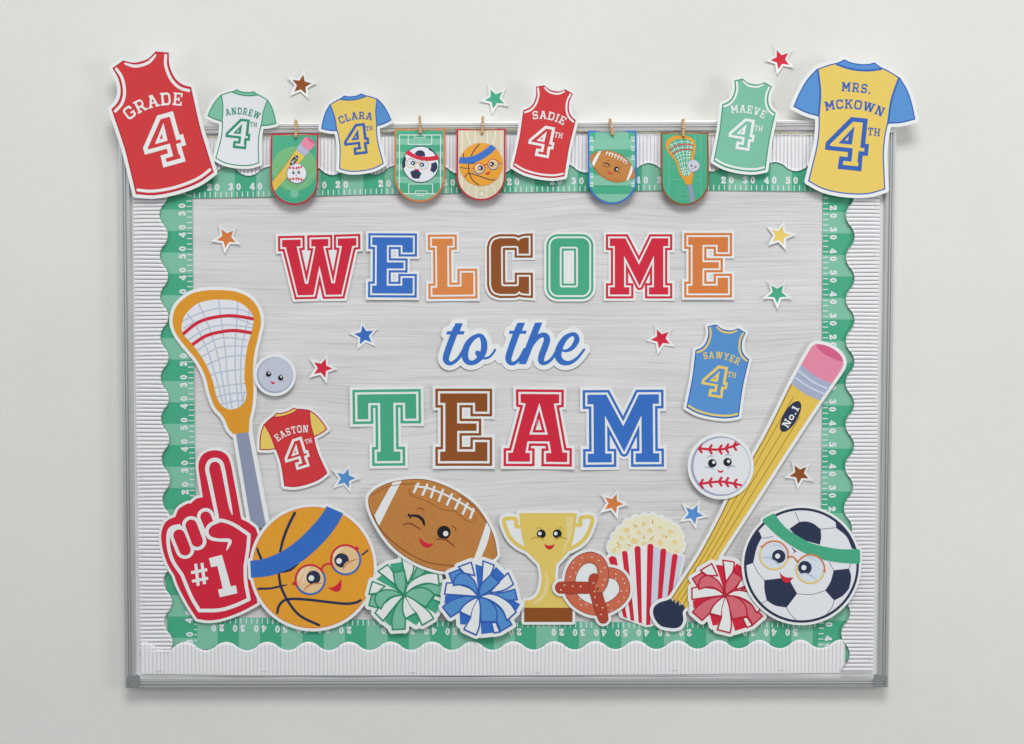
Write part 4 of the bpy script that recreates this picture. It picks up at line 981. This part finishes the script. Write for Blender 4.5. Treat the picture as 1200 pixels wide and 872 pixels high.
def art_popcorn():
    z = Crop(700, 590, 5.45)
    pc = [(98,262,24),(118,215,24),(150,172,24),(196,128,24),(246,104,24),(300,92,22),(352,92,24),(402,108,24),(452,134,24),(500,168,22),(522,215,24),(532,262,22),(112,282,42),(140,225,45),(172,185,42),(205,150,40),(250,125,36),(300,112,36),(350,110,34),(395,125,36),(440,150,36),(475,165,34),(505,200,32),(512,240,30),(520,285,28),(495,310,26),(300,220,110),(400,250,95),(200,270,80),(440,230,70),(350,300,60)]
    pop = union([z.circ(*c) for c in pc])
    box = z.poly((72,338),(120,345),(158,312),(195,300),(237,280),(275,275),(320,258),(358,270),(402,292),(440,300),(476,325),(512,330),(548,338),(500,560),(455,745),(315,776),(152,715))
    it = [('popcorn', pop, 'cream', 1, None), ('paper_tub', box, 'white', 3, None), ('tub_side', z.poly((320,258),(358,270),(402,292),(440,300),(476,325),(512,330),(548,338),(500,560),(450,745),(315,776)), 'coolwhite', 4, None)]
    def strp(x0, x1, yt, b0, b1, yb, yb2): return z.poly(*sm([(x0, yt+14, 'c'), ((x0+x1)/2-10, yt+1), ((x0+x1)/2+10, yt+1), (x1, yt+14, 'c'), (b1, yb2, 'c'), (b0, yb, 'c')], True, 4))
    for a in ((72,122,336,165,190,722,733), (157,192,303,212,236,742,749), (237,276,272,263,284,757,764), (319,358,258,311,337,775,772), (402,440,288,376,400,762,757), (477,512,322,430,452,750,747)):
        it.append(('red_stripe', strp(*a), 'red', 5, None))
    rk = random.Random(5)
    for x, y, r in ((188,165,26),(295,128,24),(265,180,22),(335,170,24),(465,175,24),(398,246,26),(235,236,30),(108,295,22),(490,240,22),(150,215,20),(400,150,20),(300,250,22),(420,200,20),(200,205,18),(345,225,20),(140,270,20),(250,140,16),(505,300,18)):
        blob = poly(sm([(z.pt(x, y)[0]+math.cos(a)*r*1.15/z.k*rk.uniform(.75, 1.15), z.pt(x, y)[1]+math.sin(a)*r*1.15/z.k*rk.uniform(.75, 1.15)) for a in np.arange(0, 6.28, .9)], True, 5))
        it.append(('puffed_kernel', blob & pop.off(-1), 'creamhi', 2, None))
        it.append(('buttery_kernel', poly(sm([(z.pt(x, y+4)[0]+math.cos(a)*r*.8/z.k*rk.uniform(.75, 1.15), z.pt(x, y+4)[1]+math.sin(a)*r*.75/z.k*rk.uniform(.75, 1.15)) for a in np.arange(0, 6.28, .9)], True, 5)) & pop.off(-1), 'butter', 2.5, None))
    mk = [((232,134),(244,148)),((352,110),(353,128)),((296,208),(298,224)),((343,223),(358,211)),((434,220),(446,205)),((126,248),(140,263)),((193,262),(212,268))]
    it.append(('hull_fleck', union([z.st(5.5, a, b) for a, b in mk]), 'kernel', 2.6, None))
    return it, (pop | box).off(2.6)
def art_bat():
    z = Crop(790, 360, 3.633); y5 = Crop(700, 590, 5.45)
    L = [z.pt(497,325), z.pt(380,560), z.pt(240,800), z.pt(190,900), (820.5,648), (800,680), (785.5,702.5)]
    Rr = [z.pt(620,397), z.pt(480,610), z.pt(330,845), (846,646), (826,680), (809,706), (803.5,713)]
    barrel = poly(sm(L, False, 4)+[(788.5,701),(791.5,707.5),(794.5,702.5),(797.5,708.8),(800,706),(801.5,711.5)]+sm(Rr, False, 4)[::-1])
    er = z.sp((540,245,'c'),(568,195),(588,165),(612,156),(660,168),(700,195),(718,225),(714,258),(670,325,'c'),(604,295))
    fe = z.poly(*sm([(540,245,'c'),(602,294),(670,325,'c'),(620,397,'c'),(555,368),(497,325,'c')], True, 4))
    knob = y5.sp((470,605,'c'),(440,618),(395,632),(362,660),(355,700),(372,745),(405,780),(450,792),(495,795),(530,782),(548,745),(545,695),(562,665,'c'),(548,648,'c'),(534,640,'c'),(526,652,'c'),(514,612,'c'),(500,642,'c'),(488,602,'c'),(480,626,'c'))
    it = [('knob', knob, 'navy', 1, None), ('bat_barrel', barrel, 'gold', 2, None), ('eraser', er, 'pink', 2, None), ('ferrule', fe, 'ferrule', 3, None),
          ('eraser_top', z.sp((606,160),(650,166),(698,196),(716,226),(700,228),(655,208),(620,185)) & er, 'dpink', 3, None),
          ('ferrule_ridge', z.ss(8,(528,270),(590,318),(656,348)) | z.ss(8,(515,300),(575,340),(640,370)), 'ferrulelight', 4, None)]
    a = np.array(sm(L, False, 4)); 
    def lerp(t, s0=0.0, s1=1.0):
        l = np.array(sm([z.pt(497,325), z.pt(240,800), (820.5,648), (785.5,702.5)], False, 8)); r = np.array(sm([z.pt(620,397), z.pt(330,845), (846,646), (803.5,713)], False, 8))
        m = l*(1-t)+r*t; n = len(m); return [tuple(q) for q in m[int(n*s0):max(2, int(n*s1))]]
    it += [('wood_grain_line', stroke(lerp(t, a0, a1), .8) & barrel.off(-.5), 'grain', 3, None) for t, a0, a1 in ((.26,.05,1),(.5,.12,.98),(.75,.1,1))]
    it += [('shaded_edge', (barrel - barrel.tf(1, 0, (0, 0), (1.2, .6))) & barrel.off(.01), 'grain', 4, None)]
    it += [('label_oval', ell(*z.pt(495, 465), 20.3, 8.3, -60), 'navy', 5, None)]
    return it, (barrel | er | fe | knob).off(3.8)
def art_baseball():
    z = Crop(790, 360, 3.633); c = (844.5, 546.3)
    it = [('ball_rim', circ(*c, 35), 'rimgrey', 1, None), ('ball_face', circ(845.6, 546.1, 33.2), 'bwhite', 2, None)]
    for pts in (((102,600),(150,605),(200,605),(240,595),(278,581)), ((108,752),(150,746),(200,742),(240,748),(284,757))):
        up = -1 if pts[0][1] < 700 else 1
        s = [z.ss(10, *pts)]; cv = sm(z(*pts), False, 6); n = len(cv)
        for k in range(5):
            i = int((k+.3)/5*(n-1)); x, y = cv[i]
            s += [z.st(10, ((x-790)*3.633-2, (y-360)*3.633), ((x-790)*3.633+9, (y-360)*3.633-17)), z.st(10, ((x-790)*3.633-2, (y-360)*3.633), ((x-790)*3.633+9, (y-360)*3.633+17))]
        it.append(('red_stitching', union(s) & circ(*c, 34), 'red', 4, None))
    it += eye_items(*z.pt(162, 664), 4.9, *z.pt(168, 660), 1.9) + eye_items(*z.pt(227, 659), 4.9, *z.pt(231, 656), 1.9)
    it += [('mouth', z.sp((183,691,'c'),(197,697),(211,692,'c'),(204,703),(190,703)), 'red', 5, None), ('cheek_line', z.ss(0,(128,680,1),(150,682,3),(170,690,1)) | z.ss(0,(222,686,1),(245,676,3),(262,678,1)) | z.ss(0,(140,640,1),(155,632,2.5),(165,636,1)) | z.ss(0,(215,632,1),(228,627,2.5),(243,632,1)), 'rimgrey', 3, None)]
    return it, circ(*c, 38.8)
def art_soccer(band='green'):
    z = Crop(865, 590, 6.013); c = z.pt(445, 435)
    ball = circ(*c, 67.3); inn = circ(*c, 64.3); ring = ball-circ(*c, 64.4)
    bandp = z.poly(*sm([(250,68,'c'),(330,165),(430,235),(520,280),(640,310),(740,322),(848,320,'c'),(857,335),(858,405),(850,425,'c'),(740,419),(640,405),(540,378),(430,330),(330,268),(250,205),(170,125,'c'),(180,105)], True, 4))
    P5 = [[(360,178,'c'),(430,130,'c'),(480,126),(530,142),(580,180,'c'),(584,235),(575,290,'c'),(430,250,'c')], [(148,195,'c'),(165,240,'c'),(130,310),(105,418,'c'),(60,434,'c'),(30,425,'c'),(40,320),(90,230)], [(183,540,'c'),(350,520,'c'),(415,635,'c'),(340,732,'c'),(260,718),(200,682,'c'),(185,610)],
          [(672,470,'c'),(780,458,'c'),(795,520),(780,600,'c'),(735,650),(675,682,'c'),(612,612,'c'),(650,550)], [(686,135,'c'),(700,110,'c'),(860,300,'c'),(835,320,'c'),(800,318,'c'),(762,232),(690,172,'c')], [(370,300,'c'),(415,345,'c'),(395,340,'c')]]
    it = [('ball_edge', ball, 'navy', 1, None), ('ball_face', inn, 'bwhite', 2, None)]
    it += [('dark_panel', z.poly(*sm(p, True, 4)) & ball, 'navy', 3, None) for p in P5]
    sl = [[(400,60),(416,95),(430,130)], [(580,180),(635,175),(690,170)], [(165,245),(205,240),(245,230)], [(105,415),(135,480),(183,540)], [(415,635),(520,640),(612,612)], [(340,732),(365,775),(405,818)], [(675,680),(660,730),(622,778)], [(205,683),(165,700)], [(640,412),(655,440),(672,470)], [(790,425),(780,458)], [(385,352),(400,340)]]
    it += [('panel_seam', union([z.ss(3.6,*p) for p in sl]) & inn, 'navy', 3, None), ('headband', bandp, band, 4, None)]
    c1, c2 = z.pt(252, 363), z.pt(508, 460)
    it += [(n, s, m, l+1 if n == 'lens' else l, p) for n, s, m, l, p in glasses(c1, c2, 16.6, 1.8, (215, 373), (207, 372), [z.pt(167, 304), z.pt(607, 474)], z.ss(11,(352,378),(385,374),(416,408)), 'orange', 'yellow', 'lensblue', 1.6)]
    it += eye_items(*z.pt(285, 372), 7.9, *z.pt(277, 370), 3.0, 'navy', z.circ(230, 455, 62)) + eye_items(*z.pt(469, 452), 8.0, *z.pt(462, 451), 3.0, 'navy', z.circ(470, 556, 68))
    it += [('cheek_line', z.ss(0,(170,385,2),(210,378,7),(255,400,7),(290,440,2)), 'netgrey', 5, None), ('cheek_line', z.ss(0,(425,498,2),(460,490,6),(510,505,7),(550,540,2)), 'netgrey', 5, None), ('brow', z.ss(0,(240,300,1),(270,292,4),(310,310,1)) | z.ss(0,(480,380,1),(520,385,4),(555,410,1)), 'netgrey', 5, None),
           ('mouth', z.sp((290,478,'c'),(308,503),(340,520),(387,520,'c'),(368,545),(340,558),(315,545),(298,512)), 'red', 7, None)]
    return it, ball.off(2.9) | bandp.off(2.2)

def put(card, items, base, tfm=None, clip=None, lv0=0, step=.3, bstep=.45):
    if base is not None: card.backing(base, holes=False, step=bstep)
    for nm, sh, m, lv, _ in items:
        if tfm: sh = sh.tf(*tfm)
        if clip is not None: sh = sh & clip
        card.print(nm, sh, m, lv+lv0, step)
def cut(name, label, cat, art, h, c, curl=(.001, .0006, 0), R=60, group=None, step=.3, th=.0007, grid=10):
    it, base = art
    k = Card(name, label, cat, c, h, group, curl, R, grid, th=th); put(k, it, base, step=step); return k
cg = 'sports-themed paper cutouts'
h1, h2, h3, h4 = HB+.0036, HB+.0060, HB+.0080, HB+.0100
cut('lacrosse_stick_cutout', 'orange lacrosse stick cutout with white net and grey shaft at the left', 'paper cutout', art_lacrosse(), h1, (255, 430), (.0009, .00008, 0), 100, cg)
cut('lacrosse_ball_cutout', 'small round grey ball cutout with a smiling face touching the lacrosse stick', 'paper cutout', art_laxball(), h1+.003, (322.3, 439.5), (.0005, .0005, 0), 25, cg, .22)
cut('foam_hand_cutout', 'red foam hand cutout with raised finger and number 1', 'paper cutout', art_hand(), h1+.0018, (245, 640), (.0007, .0007, 0), 70, cg)
cut('basketball_cutout', 'large orange basketball cutout with blue headband and glasses', 'paper cutout', art_basketball(), h2+.0009, (366.9, 665), (.0006, .0006, 0), 70, cg)
cut('football_cutout', 'large brown winking football cutout above the green and blue pompoms', 'paper cutout', art_football(), h3+.0022, (507, 618), (.0007, .0006, 0), 80, cg)
cut('pompom_cutout', 'green and white pompom cutout between basketball and blue pompom', 'paper cutout', art_pompom('dgreen', 'lgreen', 'green', (473.9, 696.8), -55, 1/8.3), h2+.0022, (473.9, 696.8), (.0004, .0004, 0), 45, cg)
cut('pompom_cutout', 'blue and white pompom cutout left of the trophy', 'paper cutout', art_pompom('dblue', 'lblue', 'blue', (561.1, 699), 0, 1/8.15), h4+.0020, (561.1, 699), (.0004, .0004, 0), 45, cg)
cut('trophy_cutout', 'smiling gold trophy cutout on a brown plinth', 'paper cutout', art_trophy(), h1, (642, 665), (.0012, .0008, 0), 60, cg)
cut('popcorn_cutout', 'popcorn tub cutout with red and white stripes between pretzel and bat handle', 'paper cutout', art_popcorn(), h1, (757, 668), (.0008, .0008, 0), 60, cg)
cut('pretzel_cutout', 'salted brown pretzel cutout overlapping the trophy and popcorn tub', 'paper cutout', art_pretzel(), h2+.0003, (695, 688), (.0004, .0004, 0), 45, cg)
kb = cut('pencil_bat_cutout', 'long yellow bat cutout shaped like a pencil with pink eraser', 'paper cutout', art_bat(), h2, (880, 570), (.0006, .0006, 0), 130, cg)
kb.text('label_lettering', *textgeo('No.1', (926.3, 488), 8.6, -60, 0, .12, 1.05), 'white', 6)
cut('baseball_cutout', 'white baseball cutout with red stitching and a smile left of the bat', 'paper cutout', art_baseball(), h3, (844.5, 546.3), (.0006, .0006, 0), 40, cg, .25)
cut('pompom_cutout', 'red and white pompom cutout partly behind the soccer ball', 'paper cutout', art_pompom('crimson', 'lred', 'red', (850, 697.5), -11, 1/8.3), h3+.0008, (850, 697.5), (.0004, .0004, 0), 45, cg)
cut('soccer_ball_cutout', 'large soccer ball cutout with green headband and glasses at lower right', 'paper cutout', art_soccer(), h4+.0016, (939, 662), (.0007, .0006, 0), 70, cg)

# ------------------------------------------------------------ pennants on the twine
def arch_shape(x0, x1, y0, y1):
    r = (x1-x0)/2; cx = (x0+x1)/2
    return poly([(x0, y0), (x1, y0)]+[(cx+r*math.cos(t), y1-r+r*math.sin(t)) for t in np.linspace(0, math.pi, 30)])
def pennant(label, x0, x1, y0, y1, border, bg, scenery, arts, marks=(), tilt=.0025):
    o = arch_shape(x0, x1, y0, y1); i = o.off(-1.9)
    k = Card('pennant', label, 'pennant', ((x0+x1)/2, (y0+y1)/2), .0264, 'round-ended paper pennants pegged to the twine', (.003, -.001, tilt), 32, 8, th=.0007)
    k.backing(o, m=border); k.print('field_print', i, bg, 1)
    for nm, s, m, l in scenery: k.print(nm, s & i, m, l, .3)
    for s_, c_, r_ in marks: k.text('yard_number_print' if s_ != 'No.1' else 'label_lettering', *textgeo(s_, c_, 4.0 if s_ != 'No.1' else 2.9, r_, 0, .15), 'white', 3 if s_ != 'No.1' else 10)
    for (it, _), tfm, lv in arts:
        items = [(n, s, m, l, p) for n, s, m, l, p in it]
        put(k, items, None, tfm, i.off(-.1), lv, .22)
    return k
zA = Crop(230, 70, 4.844)
pennant('green baseball diamond pennant with red edge, leftmost on the twine', 317.7, 373.4, 156.7, 240.4, 'crimson', 'green',
        [('infield_print', zA.circ(560, 620, 128), 'infield', 2), ('base_line', zA.st(7,(440,640),(560,760))|zA.st(7,(560,760),(680,640))|zA.circ(560,762,24), 'lgreen', 3)],
        [(art_bat(), (.345, 7.5, (966, 415), (362, 165)), 4), (art_baseball(), (.33, 0, (844.5, 546.3), zA.pt(572, 648)), 14)],
        [('No.1', (345.1, 188.0), -52)])
zB = Crop(360, 90, 5.447)
stB = [('field_stripe', zB.poly((560,y),(880,y),(880,y+40),(560,y+40)), 'mint', 2) for y in (395, 480, 560, 640, 745)]
ln = lambda z, w, *p: z.st(w, *p)
pennant('green striped soccer field pennant with orange edge, second from the left on the twine', 462.8, 521.6, 151, 237, 'orange', 'green',
        stB+[('field_line', union([zB.poly((590,372),(852,372),(852,748),(590,748)).ring(.9), zB.poly((645,372),(795,372),(795,432),(645,432)).ring(.8), zB.poly((684,372),(752,372),(752,390),(684,390)).ring(.7), zB.poly((650,686),(802,686),(802,748),(650,748)).ring(.8), zB.poly((692,730),(765,730),(765,748),(692,748)).ring(.7), zB.poly((705,748),(745,748),(745,760),(705,760)).ring(.6)]), 'white', 3)],
        [(art_soccer('red'), (.322, -13, (939, 662.3), zB.pt(726, 560)), 4)])
zC = Crop(520, 80, 5.13)
pennant('beige basketball court pennant with red edge, in the middle of the twine', 535.2, 592.4, 150.9, 235.3, 'crimson', 'court',
        [('court_line', union([zC.st(5,(190,372),(190,450)), zC.st(5,(262,372),(262,450)), zC.arc(226,400,14,0,180,4), zC.ss(5,(140,372),(150,440),(190,480)), zC.ss(5,(312,372),(302,440),(262,480)), zC.ss(5,(140,790),(150,720),(190,690),(226,682),(262,690),(302,720),(312,790)), zC.st(5,(195,700),(195,790)), zC.st(5,(258,700),(258,790)), zC.circ(229,758,9), zC.st(5,(110,372),(110,720)), zC.st(5,(345,372),(345,720))]), 'courtline', 2)],
        [(art_basketball(), (.357, 13, (366.9, 665), zC.pt(225, 580)), 3)])
zD = Crop(670, 130, 7.06)
pennant('green striped pennant with a winking football and blue edge', 688.8, 745.8, 153.2, 239.3, 'blue', 'green',
        [('field_stripe', zD.poly((133,y),(535,y),(535,y+85),(133,y+85)), 'mint', 2) for y in (235, 385, 535, 690)]+[('field_stripe', zD.poly((195,170),(470,170),(470,235),(195,235)), 'lgreen', 2)]
        ,
        [(art_football(), (.352, 0, (507.2, 618.3), zD.pt(336, 469)), 3)],
        [(s, zD.pt(x, y), r) for x, r in ((163, -90), (505, 90)) for y, s in ((235, '20'), (312, '30'), (388, '40'), (540, '40'), (612, '30'))])
pennant('green lacrosse field pennant with brown edge, rightmost on the twine', 774.3, 830, 155.2, 240.9, 'brown', 'green',
        [('field_line', union([zD.st(3.5,(800,190),(800,730)), zD.st(3.5,(1065,190),(1065,730)), zD.st(3.5,(800,570),(1065,570)), zD.st(3.5,(800,462),(1065,462)), zD.st(3.5,(800,730),(1065,730)), zD.arc(925,690,60,180,360,3), zD.arc(925,690,35,180,360,3), zD.st(3.5,(865,690),(985,690)), zD.st(3.5,(1020,190),(1020,355)), zD.st(3.5,(1000,355),(1065,355))]), 'lgreen', 2)],
        [(([(n_, s_, {'netting': 'green', 'net_string': 'white'}.get(n_, m_), l_, q_) for n_, s_, m_, l_, q_ in art_lacrosse()[0]], None), (.345, 0, (282.8, 507.9), zD.pt(970, 612)), 3), (art_laxball(), (.335, 0, (322.3, 439.5), zD.pt(1005, 457)), 9)])

# twine
def tube(pts, r, n=6):
    pts = [np.asarray(p, float) for p in pts]; V = []; F = []
    for i, p in enumerate(pts):
        d = pts[min(i+1, len(pts)-1)]-pts[max(i-1, 0)]; d = d/np.linalg.norm(d)
        up = np.array([0, 1.0, 0]) if abs(d[1]) < .9 else np.array([0, 0, 1.0])
        a = np.cross(d, up); a /= np.linalg.norm(a); b = np.cross(d, a)
        rr = r[i] if hasattr(r, '__len__') else r
        for k in range(n):
            an = 2*math.pi*k/n; V.append(p+(a*math.cos(an)+b*math.sin(an))*rr)
    for i in range(len(pts)-1):
        for k in range(n): F.append((i*n+k, i*n+(k+1) % n, (i+1)*n+(k+1) % n, (i+1)*n+k))
    return V, F
tw = [(241,161),(300,160.6),(347,158.2),(400,157),(445,154.6),(492,152.4),(530,151.3),(565,151.2),(610,152.2),(660,153.4),(716,154.4),(760,155.6),(801,156.4),(870,156.2),(960,156.6),(1045,155.4)]
cv = sm(tw, False, 24); c0 = P(600, 153, .0249)
strand = []
for sgn in (0, math.pi):
    pts = []
    for i, (x, y) in enumerate(cv):
        p = P(x, y, .0249); an = i*.9+sgn; p = p+np.array([0, math.cos(an), math.sin(an)])*.00035; pts.append(p-c0)
    strand.append(tube(pts, .00055, 5))
V = []; F = []
for v, f in strand: F += [tuple(i+len(V) for i in q) for q in f]; V += v
o = link('twine', rawmesh('twine', V, F, True), M('twine'), None, c0)
setp(o, 'thin beige twine stretched along the top of the board carrying the pennants', 'twine')
# clothespins
def clothespin(x, ytop, ybot, dx, label):
    h = .0281; c = P(x, (ytop+ybot)/2, h); root = thing('clothespin', label, 'clothespin', c, 'small wooden clothespins on the twine')
    half = (ybot-ytop)/2*.00135; wd = .0020
    def jaw(sgn):
        prof = [(-1, .0052), (-.35, .0030), (-.1, .0022), (.5, .0016), (.92, .0014), (1, .0010)]   # opening at the handle end
        V = []; F = []
        for t, g in prof:
            z_ = -t*half; thick = .0019 if t > -.95 and t < .95 else .0013
            for yy in (g*.6*sgn, (g*.6+thick)*sgn):
                for xx in (-wd, wd): V.append((xx+t*dx, -yy, z_))
        n = len(prof)
        for i in range(n-1):
            a = i*4; b = a+4
            F += [(a, a+1, b+1, b), (a+2, b+2, b+3, a+3), (a, b, b+2, a+2), (a+1, a+3, b+3, b+1)]
        F += [(0, 2, 3, 1), ((n-1)*4, (n-1)*4+1, (n-1)*4+3, (n-1)*4+2)]
        link('wooden_jaw', rawmesh('wooden_jaw', V, F), M('wood'), root)
    jaw(1); jaw(-1)
    pts = []
    for i in range(44):
        an = i/43*2*math.pi*3; pts.append(((i/43-.5)*2*(wd+.0006), math.cos(an)*.0024, .0012*0+math.sin(an)*.0013+half*.12))
    v, f = tube(pts, .00042, 5)
    link('spring', rawmesh('spring', v, f, True), MZ, root)
    v, f = tube([(-wd*1.1, -.0042, half*.02), (wd*1.1, -.0042, half*.02)], .00045, 6); link('spring_arm', rawmesh('spring_arm', v, f, True), MZ, root)
clothespin(346.8, 141, 161, 0, 'tiny wooden clothespin holding the baseball pennant')
clothespin(492.2, 136.5, 156.5, .0006, 'tiny wooden clothespin holding the soccer pennant')
clothespin(565.4, 137, 156.5, -.0006, 'tiny wooden clothespin holding the basketball pennant')
clothespin(716.3, 139.5, 158.5, .0022, 'tiny wooden clothespin holding the football pennant')
clothespin(800.6, 140, 160, .0004, 'tiny wooden clothespin holding the lacrosse pennant')
